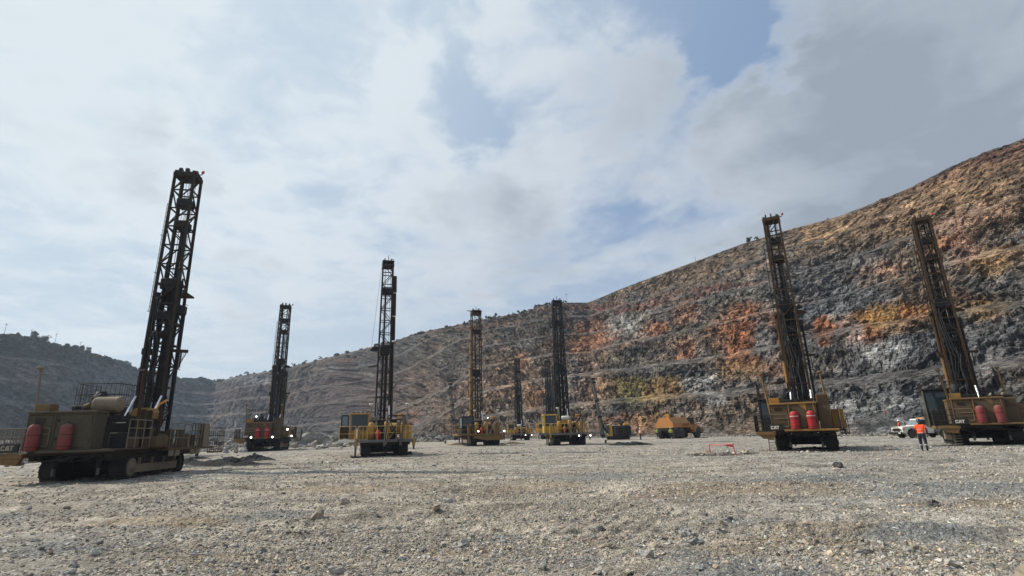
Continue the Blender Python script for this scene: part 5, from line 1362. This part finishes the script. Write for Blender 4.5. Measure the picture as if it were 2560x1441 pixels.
# ------------------------------------------------------------------ white pickup
def pickup(loc, head, label):
    R = thing('pickup', label, 'pickup truck', loc, head); Wm = M_['white']
    hw = .86
    def archpts(yc, r=.47, zc=.42, n=8): return [(yc - r * math.cos(PI * k / n), zc + r * math.sin(PI * k / n)) for k in range(n + 1)]
    low = [(2.55, .62)] + [(2.55, .98), (2.45, 1.16), (.92, 1.24), (-.62, 1.24), (-.62, .52)] + [(.9, .52)]
    body = MB()
    poly = [(-.65, .5), (1.05, .5)] + archpts(1.55)[::1] + [(2.35, .55), (2.5, .62), (2.52, 1.0), (2.42, 1.15), (1.0, 1.24), (-.65, 1.24)]
    body.prism(poly, -hw, hw, 'x'); body.out('body', Wm, R)
    cabp = [(.95, 1.243), (.42, 1.86), (.30, 1.93), (-.55, 1.93), (-.64, 1.85), (-.65, 1.243)]
    c = MB().prism(cabp, -.74, .74, 'x').out('cab', Wm, R)
    MB().prism([(.62, 1.30), (.34, 1.80), (-.45, 1.80), (-.45, 1.30)], -.752, -.742, 'x').prism([(.62, 1.30), (.34, 1.80), (-.45, 1.80), (-.45, 1.30)], .742, .752, 'x').out('side_window', M_['glass'], c)
    Mw = Matrix.Translation((0, .70, 1.555)) @ Matrix.Rotation(math.radians(-40.7), 4, 'X')
    MB().box(-.66, .66, -.012, .016, -.31, .31, Mw @ Matrix.Rotation(math.radians(81.4), 4, 'X') if False else Matrix.Translation((0, .71, 1.56)) @ Matrix.Rotation(math.radians(40.5), 4, 'X')).out('windscreen', M_['glasspale'], c)
    for sd in (-1, 1):
        x0, x1 = sorted((sd * hw, sd * (hw + .07)))
        a1 = archpts(1.55, .56, .42); a2 = archpts(1.55, .45, .42)[::-1]
        MB().prism(a1 + a2, x0, x1, 'x').out('wheel_arch_flare', M_['black'], R)
        MB().lathe([(.01, 0), (.09, 0), (.09, .04), (.01, .05)], 12, RY((sd * .62, 2.515, .88))).out('headlight', M_['glasspale'], R)
        MB().box(min(sd * .8, sd * .87), max(sd * .8, sd * .87), 2.3, 2.45, .85, .98).out('indicator', M_['tri'], R)
        MB().bar((sd * .74, .75, 1.4), (sd * 1.02, .8, 1.45), .04).box(sd * 1.02 - .06, sd * 1.02 + .06, .77, .83, 1.35, 1.6, ch=.01).out('mirror', M_['black'], R)
        MB().box(min(sd * .861, sd * .868), max(sd * .861, sd * .868), -.6, .55, .62, .64).box(min(sd * .861, sd * .868), max(sd * .861, sd * .868), .52, .55, .62, 1.2).out('door_line', M_['steel'], R)
        MB().box(min(sd * .861, sd * .885), max(sd * .861, sd * .885), -.45, -.28, 1.05, 1.09).out('door_handle', M_['black'], R)
    MB().box(-.5, .5, 2.522, 2.545, .72, 1.02, ch=.01).out('grille', M_['black'], R)
    MB().box(-.92, .92, 2.56, 2.78, .42, .66, ch=.05).tube([(-.6, 2.7, .6), (-.55, 2.72, 1.1), (.55, 2.72, 1.1), (.6, 2.7, .6)], .035, 6).out('bull_bar', M_['black'], R)
    MB().box(-.9, -.6, 2.785, 2.81, .5, .6).out('spot_lamp', M_['white'], R)
    MB().box(-.4, .4, -2.4, 2.4, .42, .5).out('chassis', M_['dark'], R)
    tr = MB().box(-.92, .92, -2.75, -.72, .88, .96, ch=.01).box(-.92, -.88, -2.75, -.72, .962, 1.24).box(.88, .92, -2.75, -.72, .962, 1.24).box(-.88, .88, -2.75, -2.71, .962, 1.24).box(-.88, .88, -.78, -.74, .962, 1.7)
    tr.out('tray', M_['white'], R); MB().box(-.6, .5, -2.3, -1.2, .963, 1.35, ch=.03).out('tool_box', M_['beige'], R)
    for (x, y, sd) in ((.78, 1.55, 1), (-.78, 1.55, -1), (.78, -1.65, 1), (-.78, -1.65, -1)): wheel(R, x, y, .40, .26, sd, M_['steel'])
    MB().tube([(.75, 2.75, .6), (.78, 2.8, 2.75)], .014, 5).out('whip_pole', M_['dark'], R)
    MB().prism([(2.79, 2.5), (2.79, 2.78), (2.5, 2.68)], .77, .79, 'x').lathe([(.01, -.07), (.07, 0), (.01, .07)], 8, Matrix.Translation((.78, 2.8, 2.72))).out('whip_flag', M_['redpaint'], R)
    MB().box(-.5, .5, -.3, -.1, 1.932, 2.02, ch=.02).out('roof_beacon', M_['tri'], R)
    return R
x, y = at_az(2306, 70); pickup(on_ground(x, y), -90, 'white tray-back pickup seen from its front corner, half hidden by the walking person')

# ------------------------------------------------------------------ people
def person(loc, head, label, top='shirt', legs='navy', hat='helmet', stride=.16, lean=.05, arm=.12, bands=True, group=None, height=1.75):
    R = thing('person', label, 'person', loc, head, group)
    s_ = height / 1.75
    J = {  # x right, y forward
        'pel': (0, 0, .93), 'wst': (0, lean * .3, 1.08), 'chs': (0, lean * .8, 1.30), 'nk': (0, lean, 1.47), 'hd': (0, lean + .02, 1.56), 'hd2': (0, lean + .03, 1.66), 'hd3': (0, lean + .02, 1.72),
        'shl': (-.19, lean * .9, 1.41), 'ell': (-.28, lean - arm * .2 - .04, 1.14), 'wrl': (-.27, lean + arm * .6, .90), 'hnl': (-.265, lean + arm * .8, .81),
        'shr': (.19, lean * .9, 1.41), 'elr': (.28, lean - arm * .7, 1.14), 'wrr': (.28, lean - arm * .5, .90), 'hnr': (.275, lean - arm * .45, .81),
        'hpl': (-.10, 0, .88), 'knl': (-.115, stride * .6, .50), 'anl': (-.12, stride * .35, .10), 'tol': (-.13, stride * .35 + .17, .045), 'hel': (-.12, stride * .35 - .04, .05),
        'hpr': (.10, 0, .88), 'knr': (.12, -stride * .05, .49), 'anr': (.13, -stride, .13), 'tor': (.15, -stride + .15, .045), 'her': (.13, -stride - .04, .07)}
    Rd = dict(pel=(.165, .125), wst=(.155, .115), chs=(.185, .125), nk=(.062, .062), hd=(.075, .085), hd2=(.085, .10), hd3=(.06, .07), shl=(.075, .075), ell=(.050, .050), wrl=(.035, .032), hnl=(.038, .022),
              shr=(.075, .075), elr=(.050, .050), wrr=(.035, .032), hnr=(.038, .022), hpl=(.105, .11), knl=(.072, .072), anl=(.058, .058), tol=(.042, .03), hel=(.045, .04), hpr=(.105, .11), knr=(.072, .072), anr=(.058, .058), tor=(.042, .03), her=(.045, .04))
    E = [('pel', 'wst'), ('wst', 'chs'), ('chs', 'nk'), ('nk', 'hd'), ('hd', 'hd2'), ('hd2', 'hd3'), ('chs', 'shl'), ('shl', 'ell'), ('ell', 'wrl'), ('wrl', 'hnl'), ('chs', 'shr'), ('shr', 'elr'), ('elr', 'wrr'), ('wrr', 'hnr'),
         ('pel', 'hpl'), ('hpl', 'knl'), ('knl', 'anl'), ('anl', 'tol'), ('anl', 'hel'), ('pel', 'hpr'), ('hpr', 'knr'), ('knr', 'anr'), ('anr', 'tor'), ('anr', 'her')]
    names = list(J); V = [tuple(c * s_ for c in J[k]) for k in names]; idx = {k: i for i, k in enumerate(names)}
    # fingers: short chains rooted in each palm, with the thumb leaving its side
    ed = [(idx[a], idx[b]) for a, b in E]; wide = dict(chs=1.16, wst=1.14, pel=1.12, shl=1.15, shr=1.15, ell=1.2, elr=1.2, wrl=1.1, wrr=1.1, hpl=1.1, hpr=1.1, knl=1.12, knr=1.12)
    rad = [tuple(c * s_ * wide.get(k, 1) for c in Rd[k]) for k in names]
    for sd, hn in ((-1, 'hnl'), (1, 'hnr')):
        b_ = Vector(J[hn])
        for f in range(4):
            q1 = b_ + Vector((0, (f - 1.5) * .021, -.055)); q2 = q1 + Vector((-sd * .012, 0, -.045 + abs(f - 1.4) * .008))
            V += [tuple(q1 * s_), tuple(q2 * s_)]; rad += [(.0105 * s_, .0105 * s_), (.009 * s_, .009 * s_)]; ed += [(idx[hn], len(V) - 2), (len(V) - 2, len(V) - 1)]
        q1 = b_ + Vector((0, .045, .0)); q2 = q1 + Vector((0, .018, -.04)); V += [tuple(q1 * s_), tuple(q2 * s_)]; rad += [(.012 * s_, .012 * s_), (.010 * s_, .010 * s_)]; ed += [(idx[hn], len(V) - 2), (len(V) - 2, len(V) - 1)]
    me = bpy.data.meshes.new('body_skeleton'); me.from_pydata(V, ed, [])
    ob = bpy.data.objects.new('body_tmp', me); COL.objects.link(ob)
    sk = ob.modifiers.new('skin', 'SKIN'); sk.use_smooth_shade = True
    for i, r_ in enumerate(rad): me.skin_vertices[0].data[i].radius = r_
    me.skin_vertices[0].data[idx['pel']].use_root = True
    ss = ob.modifiers.new('sub', 'SUBSURF'); ss.levels = 2; ss.render_levels = 2
    dg = bpy.context.evaluated_depsgraph_get(); dg.update()
    bm_ = bpy.data.meshes.new_from_object(ob.evaluated_get(dg)); bm_.name = 'body'
    bpy.data.objects.remove(ob)
    bm_.materials.clear()
    for k in (top, legs, 'skin', 'black'): bm_.materials.append(M_[k])
    for p in bm_.polygons:
        z = p.center.z / s_; x = abs(p.center.x) / s_
        m = 0 if z > 1.0 else 1
        if z > 1.50: m = 2
        if x > .2 and z < 1.0: m = 1 if (z > .93 and legs == 'navy') else 2
        if z < .12: m = 3
        if top == 'shirt' and x > .235 and 1.0 < z < 1.30: m = 1
        p.material_index = m; p.use_smooth = True
    link('body', bm_, R)
    hz = 1.665 * s_
    Mh = Matrix.Translation((0, (lean + .03) * s_, hz))
    h = MB().lathe([(.135, 0), (.14, .012), (.118, .03), (.115, .07), (.095, .12), (.055, .15), (.01, .158)], 18, Mh).out('helmet', M_[hat], R)
    MB().prism([(-.10, .10), (.10, .10), (.07, .19), (-.07, .19)], 0, .012, 'z').out('helmet_peak', M_[hat], h).location = (0, (lean + .03) * s_, hz + .004)
    # face
    fy = (lean + .03 + .092) * s_
    MB().prism([(fy - .01, 1.60 * s_), (fy + .03, 1.575 * s_), (fy - .01, 1.565 * s_)], -.014, .014, 'x').out('nose', M_['skin'], R)
    for sd in (-1, 1):
        MB().lathe([(.002, -.012), (.011, 0), (.002, .012)], 8, Matrix.Translation((sd * .032, fy - .006, 1.62 * s_))).out('eye', M_['black'], R)
        MB().lathe([(.004, -.03), (.022, 0), (.004, .03)], 8, Matrix.Translation((sd * .088 * s_, (lean + .02) * s_, 1.605 * s_))).out('ear', M_['skin'], R)
    MB().box(-.022, .022, fy - .012, fy - .001, 1.538 * s_, 1.546 * s_).out('mouth', M_['navy'], R)
    if bands:
        def ring(zc, rx, ry, xc=0, yc=0, hgt=.05):
            n = 18; V2 = [(xc + rx * math.cos(2 * PI * k / n), yc + ry * math.sin(2 * PI * k / n), zc + dz_) for dz_ in (-hgt / 2, hgt / 2) for k in range(n)]
            g = MB(); g.add([tuple(c * s_ for c in v) for v in V2], [(k, (k + 1) % n, n + (k + 1) % n, n + k) for k in range(n)], True); g.out('reflective_band', M_['band'], R)
        ring(1.03, .178, .146, 0, lean * .2, .035)
        if top == 'shirt': ring(1.22, .198, .150, 0, lean * .6, .02)
        ring(.36, .078, .078, -.117, stride * .5, .04); ring(.37, .078, .078, .124, -stride * .45, .04)
    return R
x, y = at_az(2304, 39.0); person(on_ground(x, y), 43, 'person in orange high-visibility shirt and navy helmet walking away, in front of the pickup')
x, y = at_az(1601, 86); person(on_ground(x, y), 70, 'person in pale orange vest and white helmet standing alone left of the water truck', 'vestor', 'navy', 'helmetw', .05, .0, .05, False)
x, y = at_az(1678, 87); person(on_ground(x, y), 20, 'person in lime vest standing at the water truck right rear wheel', 'vest', 'navy', 'vest', .03, .0, .04, False)
x, y = at_az(1645, 93); person(on_ground(x, y), 200, 'person in lime vest half hidden behind the water truck left rear wheel', 'vest', 'navy', 'vest', .03, .0, .04, False)
x, y = at_az(2253, 75); person(on_ground(x, y), 120, 'person in orange shirt and white helmet behind the pickup bonnet', 'shirt', 'navy', 'helmetw', .04, .0, .04, False, height=1.8)

# ------------------------------------------------------------------ red barrier frame, markers, casing stubs, mounds
def gp(px, py, f=None):
    """floor point seen at a spot of the photograph (with the floor's own height)"""
    d_ = pix_dir(px, py); t = -CAM_H / d_.z
    for _ in range(12): t = (surf_z(d_.x * t, d_.y * t) - CAM_H) / d_.z
    return Vector((d_.x * t, d_.y * t, surf_z(d_.x * t, d_.y * t)))
a = gp(1777, 1140); b = gp(1841, 1141)
R = thing('barrier_frame', 'red tube barrier frame standing on the floor left of the ochre rig', 'barrier', tuple((a + b) / 2), 0)
va = a - (a + b) / 2; vb = b - (a + b) / 2
for v_, dx in ((va, -.02), (vb, -.14)): MB().tube([v_ - Vector((0, 0, .1)), v_ + Vector((dx, 0, .72))], .03, 8).out('post', M_['redpaint'], R)
MB().tube([va + Vector((-.02, 0, .68)), (va + vb) / 2 + Vector((-.05, 0, .64)), vb + Vector((-.14, 0, .70))], .026, 8).out('crossbar', M_['redpaint'], R)
MB().prism([(-.1, -.02), (.5, -.02), (.45, -.16), (.1, -.10)], -.01, .01, 'y').out('hanging_tape', M_['redpaint'], R).location = tuple((va + vb) / 2 + Vector((.2, 0, .66)))

for px, py, lb in ((491, 1143, 'black casing stub on the small mound right of the nearest rig'), (634, 1147, 'black casing stub in front of the lit drill rig'), (540, 1123, 'black casing stub left of the lit drill rig'),
                   (598, 1119, 'black casing stub against the lit rig left track'), (762, 1117, 'black casing stub right of the lit rig, before the pale boulder'), (1065, 1105, 'black casing stub right of the open-door rig'),
                   (1113, 1108, 'black casing stub left of the black-cab rig'), (1514, 1108, 'black casing stub in front of the crawler drill'), (668, 1120, 'black casing stub right of the lit rig')):
    p = gp(px, py); o = MB().lathe([(.10, -.15), (.14, -.15), (.14, .42), (.11, .42), (.11, .1), (.10, .1)], 14).out('casing_stub', M_['black'], None, p)
    o.rotation_euler = (rng.normal(0, .06), rng.normal(0, .06), 0); tag(o, lb, 'casing pipe', 'casing stubs standing in drilled holes')
for px, py, lb in ((563, 1152, 'upper of two pink paint markers left of the drill cuttings'), (549, 1164, 'lower of two pink paint markers left of the drill cuttings')):
    p = gp(px, py); o = MB().lathe([(.02, -.05), (.03, 0), (.07, .06), (.05, .13), (.01, .15)], 9).out('pink_marker', M_['pink'], None, p); tag(o, lb, 'marker', 'pink markers on the floor')

M_['muck'] = paint('dark_drill_cuttings', (0.05, 0.052, 0.056), .95, .35, dcol=(.13, .13, .125), sc=1.5)
M_['muckbrown'] = paint('brown_drill_cuttings', (0.13, 0.10, 0.07), .95, .4, dcol=(.22, .19, .15), sc=1.5)
def mound(px, py, rx, ry, h, lb, mat='muck', ang=0, seed=0):
    p = gp(px, py); nr, nc = 34, 110; V = []
    for i in range(nr):
        for j in range(nc):
            f = i / (nr - 1); th = 2 * PI * j / nc; V.append((math.cos(th) * f, math.sin(th) * f, 0))
    V = np.array(V); f = np.hypot(V[:, 0], V[:, 1]); q = V * np.array([rx, ry, 1])
    n = fbm(q * 1.1 + seed * 7.7, 4, 300 + seed); n2, _ = facets(q * 3.0 + seed, 310 + seed)
    edge = 1 + .25 * vnoise(V * 2.0 + seed, 5)
    ca, sa = math.cos(math.radians(ang)), math.sin(math.radians(ang))
    X = (q[:, 0] * ca - q[:, 1] * sa) * edge; Y = (q[:, 0] * sa + q[:, 1] * ca) * edge
    base_ = np.array([surf_z(p.x + X[k], p.y + Y[k]) - p.z for k in range(len(X))])
    Z = base_ + h * (1 - sstep(f, .1, 1.0)) * (.75 + .9 * n) + .07 * n2 * (1 - f) * (rx > 1) - .06 * f ** 4 + .01
    cc = np.array((0.038, 0.038, 0.04) if mat == 'muck' else (0.17, 0.135, 0.095)); ge = np.array((.30, .27, .225)); w_ = sstep(f + .25 * n, .72, 1.0)[:, None]
    cols = cc * (1 - w_) + ge * w_; cols = cols * (1 + .5 * n)[:, None]
    o = link('cuttings_mound', grid_mesh('cuttings_mound', np.stack([X, Y, Z], 1), nr, nc, MAT_GROUND, wrap=True, colors=cols, smooth=False), None, p)
    tag(o, lb, 'mound', 'mounds of drill cuttings')
mound(490, 1148, 1.6, 1.0, .35, 'small dark cuttings mound with a casing stub beside the nearest rig track', seed=1)
mound(634, 1152, 2.4, 1.2, .5, 'dark cuttings mound around the casing stub before the lit rig', seed=2)
mound(570, 1165, 4.6, 1.2, .50, 'long low dark cuttings mound right of the nearest rig', ang=-20, seed=3)
mound(470, 1162, 1.8, .9, .38, 'low dark cuttings mound touching the nearest rig track', seed=4)
mound(665, 1128, 2.6, 1.4, .3, 'flat grey cuttings mound under the lit rig', seed=5)
mound(1570, 1113, 3.0, 1.8, .42, 'black cuttings mound in front of the crawler drill', seed=6)
mound(1150, 1114, 2.4, 1.6, .35, 'brown cuttings mound left of the black-cab rig tracks', 'muckbrown', seed=7)
mound(1275, 1112, 2.6, 1.4, .3, 'brown cuttings mound right of the black-cab rig', 'muckbrown', seed=8)
mound(760, 1120, 3.0, 1.5, .3, 'dark cuttings mound behind the lit rig, before the pale boulder', seed=9)

# ------------------------------------------------------------------ single rocks
M_['rockpale'] = rock_material('pale_boulder', 2.2, .5, .35); M_['rockgrey'] = M_['rockpale']
def boulder(p, s3, lb, colr, seed, name='boulder', grp='boulders on the pit edge', cat='boulder'):
    bm = bmesh.new(); bmesh.ops.create_icosphere(bm, subdivisions=4, radius=1.0)
    V = np.array([v.co[:] for v in bm.verts]); n, _ = facets(V * 1.15 + seed * 3.1, 400 + seed, 1.1); n2 = fbm(V * 2.2 + seed, 3, 420 + seed)
    n3, _ = facets(V * 3.2 + seed, 430 + seed, 1.0)
    V2 = V * (1 + .34 * n + .12 * n2 + .07 * n3)[:, None] * np.array(s3)
    for v, c in zip(bm.verts, V2): v.co = c
    me = bpy.data.meshes.new(name); bm.to_mesh(me); bm.free()
    at = me.color_attributes.new('tint', 'FLOAT_COLOR', 'POINT'); at.data.foreach_set('color', np.tile(np.array([*colr, 1.0], np.float32), (len(me.vertices), 1)).ravel())
    me.materials.append(M_['rockpale']); o = link(name, me, None, p); o.rotation_euler = (rng.normal(0, .15), rng.normal(0, .15), rng.uniform(0, 6.28)); tag(o, lb, cat, grp)
    return o
def edge_pt(px, dr=0):
    a0 = az_el(px, 1090)[0]; ed = float(np.interp(a0, AZ_T, ED_T)) + 2.5 * math.sin(a0 * 1.7) + 1.5 * math.sin(a0 * 4.1) - 4 + dr
    x_, y_ = math.sin(math.radians(a0)) * ed, math.cos(math.radians(a0)) * ed
    return (x_, y_, surf_z(x_, y_))
PB = (0.27, 0.255, 0.225); GB_ = (0.15, 0.145, 0.14)
for px, dr, s3, c_, lb in (
        (785, -5, (3.0, 1.6, 1.7), (0.30, .28, .245), 'largest pale boulder, slab-topped, behind and right of the lit rig'),
        (742, -6, (1.3, .9, 1.0), PB, 'pale angular boulder leaning on the left of the largest boulder'),
        (765, -9, (.9, .8, .6), GB_, 'low grey boulder in front of the largest pale boulder'),
        (840, -4, (1.4, 1.0, .9), GB_, 'grey wedge boulder right of the largest pale boulder'),
        (868, -3, (1.0, .9, .95), PB, 'upright pale boulder on the edge left of the open-door rig'),
        (895, -2, (1.1, .8, .6), GB_, 'flat grey boulder on the edge behind the open-door rig cab'),
        (725, -3, (.8, .7, .8), GB_, 'small grey boulder just right of the lit rig'),
        (565, 0, (1.2, .9, .6), PB, 'pale flat boulder on the edge left of the lit rig'),
        (535, 1, (.9, .8, .7), GB_, 'grey boulder on the edge between the nearest rig and the lit rig'),
        (508, 0, (1.1, .8, .5), PB, 'low pale boulder on the edge right of the nearest rig cage'),
        (1045, -1, (.8, .7, .5), PB, 'pale boulder on the edge right of the open-door rig'),
        (1085, -1, (.9, .7, .45), GB_, 'grey boulder on the edge midway to the black-cab rig'),
        (1120, 0, (.7, .6, .5), GB_, 'small grey boulder left of the black-cab rig'),
        (40, -2, (1.2, .9, .7), GB_, 'grey boulder on the edge at the far left'),
        (15, 1, (.9, .8, .6), PB, 'pale boulder at the left border behind the nearest rig')):
    q = edge_pt(px, dr); boulder((q[0], q[1], q[2] + s3[2] * .25), s3, lb, c_, int(px))
GF = 'loose rocks lying on the floor'
for px, py, s3, c_, lb in (
        (1503, 1322, (.10, .07, .07), (.12, .115, .105), 'dark rounded rock alone in the middle foreground'),
        (1516, 1370, (.16, .09, .045), (.36, .31, .22), 'flat tan rock in the lower middle foreground'),
        (1612, 1388, (.08, .06, .05), (.42, .42, .40), 'pale rock in the lower middle, right of the flat tan rock'),
        (2097, 1168, (.26, .18, .20), (.11, .105, .10), 'dark jagged rock on the floor in front of the ochre rig'),
        (2332, 1266, (.20, .12, .11), (.12, .115, .105), 'dark rock on the right floor below the walking person'),
        (2165, 1384, (.12, .08, .05), (.14, .135, .125), 'dark flat rock low on the right'),
        (1715, 1345, (.16, .09, .10), (.27, .265, .25), 'blue-grey peaked rock right of the middle foreground'),
        (1825, 1300, (.10, .07, .06), (.16, .155, .145), 'small dark rock in the grey patch right of centre'),
        (1000, 1322, (.08, .05, .035), (.40, .40, .38), 'thin pale slab lying left of centre'),
        (90, 1357, (.11, .08, .05), (.13, .125, .12), 'dark rock low at the left border of the foreground'),
        (1058, 1380, (.09, .07, .045), (.18, .18, .19), 'grey rock low left of centre by the ochre patch'),
        (1570, 1435, (.10, .07, .05), (.30, .27, .21), 'brown rock at the very bottom right of centre')):
    q = gp(px, py); s3 = tuple(v * .8 for v in s3); boulder((q.x, q.y, q.z + s3[2] * .3), s3, lb, c_, int(px + py), 'rock', GF, 'rock')
p = gp(1024, 1139); boulder((p.x, p.y, p.z + .08), (.3, .2, .18), 'black lump of rock beside the open-door rig right jack', (.03, .03, .03), 77, 'rock', GF, 'rock')
p = gp(1810, 1138)
n = 220; X = p.x + rng.normal(0, .9, n); Y = p.y + rng.normal(0, .35, n); sz = .05 * (1 + rng.pareto(3, n)); scatter('rock_pile', np.stack([X, Y, vsurf(X, Y) + sz * .3 + .03], 1), sz, (.5, .9), tones(n, .4) * .8, 2, 21)

# ------------------------------------------------------------------ far ridge: trees, bushes, poles
M_['leaf'] = paint('ridge_foliage', (0.028, 0.038, 0.018), .9, .2, dcol=(.05, .06, .03), sc=.3)
M_['bark'] = paint('bark', (0.07, 0.055, 0.04), .9, .2)
def tree(p, h, lb, w=1.0, bush=False, seed=0):
    R = thing('ridge_tree' if not bush else 'ridge_bush', lb, 'tree' if not bush else 'bush', p, rng.uniform(0, 360), 'trees and bushes along the pit rim')
    rg = np.random.default_rng(seed + 900); tz = h * (.26 if not bush else .06)
    MB().tube([(0, 0, -1.0), (.05 * h, 0, tz * .6), (.02 * h, .03 * h, tz * 1.2), (.05 * h, .02 * h, h * .75)], .035 * h, 6, .012 * h).tube([(.02 * h, .02 * h, tz), (-.16 * h, .05 * h, h * .65)], .016 * h, 5).tube([(.03 * h, .02 * h, tz * 1.1), (.2 * h, -.05 * h, h * .62)], .016 * h, 5).out('trunk', M_['bark'], R)
    g = MB(); n = 620
    cl = [(rg.normal(0, .13 * w) * h, rg.normal(0, .13 * w) * h, tz + (h - tz) * rg.uniform(.15, .85), rg.uniform(.14, .24) * h) for _ in range(9)]
    for k in range(n):
        c = cl[int(rg.integers(0, 9))]; v = rg.normal(0, 1, 3); v /= np.linalg.norm(v); v *= c[3] * rg.uniform(.4, 1.1)
        q = Vector((c[0] + v[0], c[1] + v[1], c[2] + v[2] * .8)); a_ = Vector(rg.normal(0, 1, 3)).normalized() * h * .06; b_ = a_.orthogonal().normalized() * h * .045
        g.add([q - a_, q + b_, q + a_, q - b_], [(0, 1, 2, 3)])
    g.out('crown', M_['leaf'], R)
def rim(px):
    j = int(np.argmin(np.abs(W_AZ - az_el(px, float(np.interp(px, [r_[0] for r_ in ridge_px], [r_[1] for r_ in ridge_px])))[0])))
    col = WV[:, j]; elv = (col[:, 2] - CAM_H) / np.hypot(col[:, 0], col[:, 1]); i = int(np.argmax(elv)); return tuple(col[i] - np.array([0, 0, .25]))
# scrub growing along the rim and upper benches
g = MB(); rg = np.random.default_rng(55)
for k in range(700):
    a0 = rg.uniform(-46, 6) if rg.random() < .4 else rg.uniform(-46, -29); j = int(np.argmin(np.abs(W_AZ - a0))); col_ = WV[:, j]
    if rg.random() < .5: elv = (col_[:, 2] - CAM_H) / np.hypot(col_[:, 0], col_[:, 1]); i = int(np.argmax(elv)) - int(rg.integers(0, 5))
    else: i = int(W_NU * (1 - abs(rg.normal(0, .05)))) - 1
    q0 = col_[i]; s1 = abs(rg.normal(.9, .5)) * (1.5 if a0 < -30 else .8) * (.45 + .55 * np.hypot(q0[0], q0[1]) / 350)
    for m in range(16):
        v = rg.normal(0, 1, 3); v /= np.linalg.norm(v); q = Vector((q0[0] + v[0] * s1, q0[1] + v[1] * s1, q0[2] + abs(v[2]) * s1 * .8))
        a_ = Vector(rg.normal(0, 1, 3)).normalized() * s1 * .5; b_ = a_.orthogonal().normalized() * s1 * .4
        g.add([q - a_, q + b_, q + a_, q - b_], [(0, 1, 2, 3)])
me = bpy.data.meshes.new('rim_scrub'); me.from_pydata(g.v, [], g.f); me.materials.append(M_['leaf']); me.update(); tag(link('rim_scrub', me), kind='stuff')

for k, (px, hh, w_, bu, lb) in enumerate((
        (30, 3.2, 1.5, True, 'long dark bush at the left end of the left rim'), (55, 3.4, 1.7, True, 'wide bush second from the left on the left rim'), (82, 6.0, 1.0, False, 'tall tree left of the rim tree pair'),
        (88, 4.6, 1.2, False, 'lower tree touching the tall left rim tree'), (104, 4.4, .9, False, 'small tree of the pair on the left rim, its left one'), (111, 5.6, .7, False, 'taller narrow tree of the pair on the left rim'),
        (128, 2.2, 1.2, True, 'tiny bush beside the rim pole'), (165, 5.0, 1.1, False, 'round lone tree in the middle of the left rim'), (186, 4.6, 1.0, False, 'first tree of the row of three on the left rim'),
        (205, 5.4, 1.0, False, 'middle tree of the row of three on the left rim'), (216, 5.8, .9, False, 'tallest tree of the row of three on the left rim'), (223, 3.0, 1.0, True, 'low bush ending the row of three trees'),
        (258, 2.6, 1.6, True, 'bush on the left rim above the nearest rig'), (272, 2.8, 1.6, True, 'second bush on the left rim above the nearest rig'), (284, 3.2, 1.2, False, 'small tree nearest the big mast on the left rim'),
        (500, 2.6, 1.6, True, 'bush in the saddle between the two pit sides'), (616, 3.6, 1.6, True, 'bush on the rim left of the lit rig mast'), (735, 2.8, 2.0, True, 'bush on the rim right of the lit rig mast'),
        (765, 2.6, 2.0, True, 'second bush on the rim right of the lit rig mast'), (800, 2.6, 1.8, True, 'third bush on the rim right of the lit rig mast'), (1215, 1.8, 1.4, True, 'bush on the rim right of the tan cylinder mast'),
        (1240, 2.2, 1.0, True, 'bush on the rim midway between the two middle masts'), (1297, 1.7, 1.3, True, 'dark bush on the rim left of the tall black mast'), (1352, 1.2, 1.2, True, 'tiny bush beside the tall black mast'),
        (1872, 1.7, 1.7, True, 'green bush on the right rim just left of the ochre rig mast'), (1890, 1.2, 1.5, True, 'small bush at the ochre rig mast on the right rim'), (2068, .8, 1.5, True, 'tiny bush high on the right rim'), (1160, 1.5, 1.6, True, 'low bush on the rim at the tan cylinder mast'))):
    tree(rim(px), hh, lb, w_, bu, k)
for px, hh, lb in ((8, 8, 'thin utility pole at the far left rim end'), (75, 7, 'thin utility pole behind the tall left rim tree'), (134, 8, 'thin utility pole alone on the left rim'), (196, 7.5, 'thin utility pole between the rim trees'),
                   (1418, 4.2, 'short pole on the rim right of the tall black mast'), (1740, 1.7, 'short survey pole on the right rim')):
    q = rim(px); R = thing('utility_pole', lb, 'pole', q, 20, 'poles along the pit rim')
    MB().tube([(0, 0, -1), (0, 0, hh)], .12 if hh > 5 else .06, 6, .08 if hh > 5 else .04).out('pole_shaft', M_['steel'], R)
    MB().box(-.16 * hh, .16 * hh, -.06, .06, hh * .9, hh * .92).out('crossarm', M_['steel'], R)
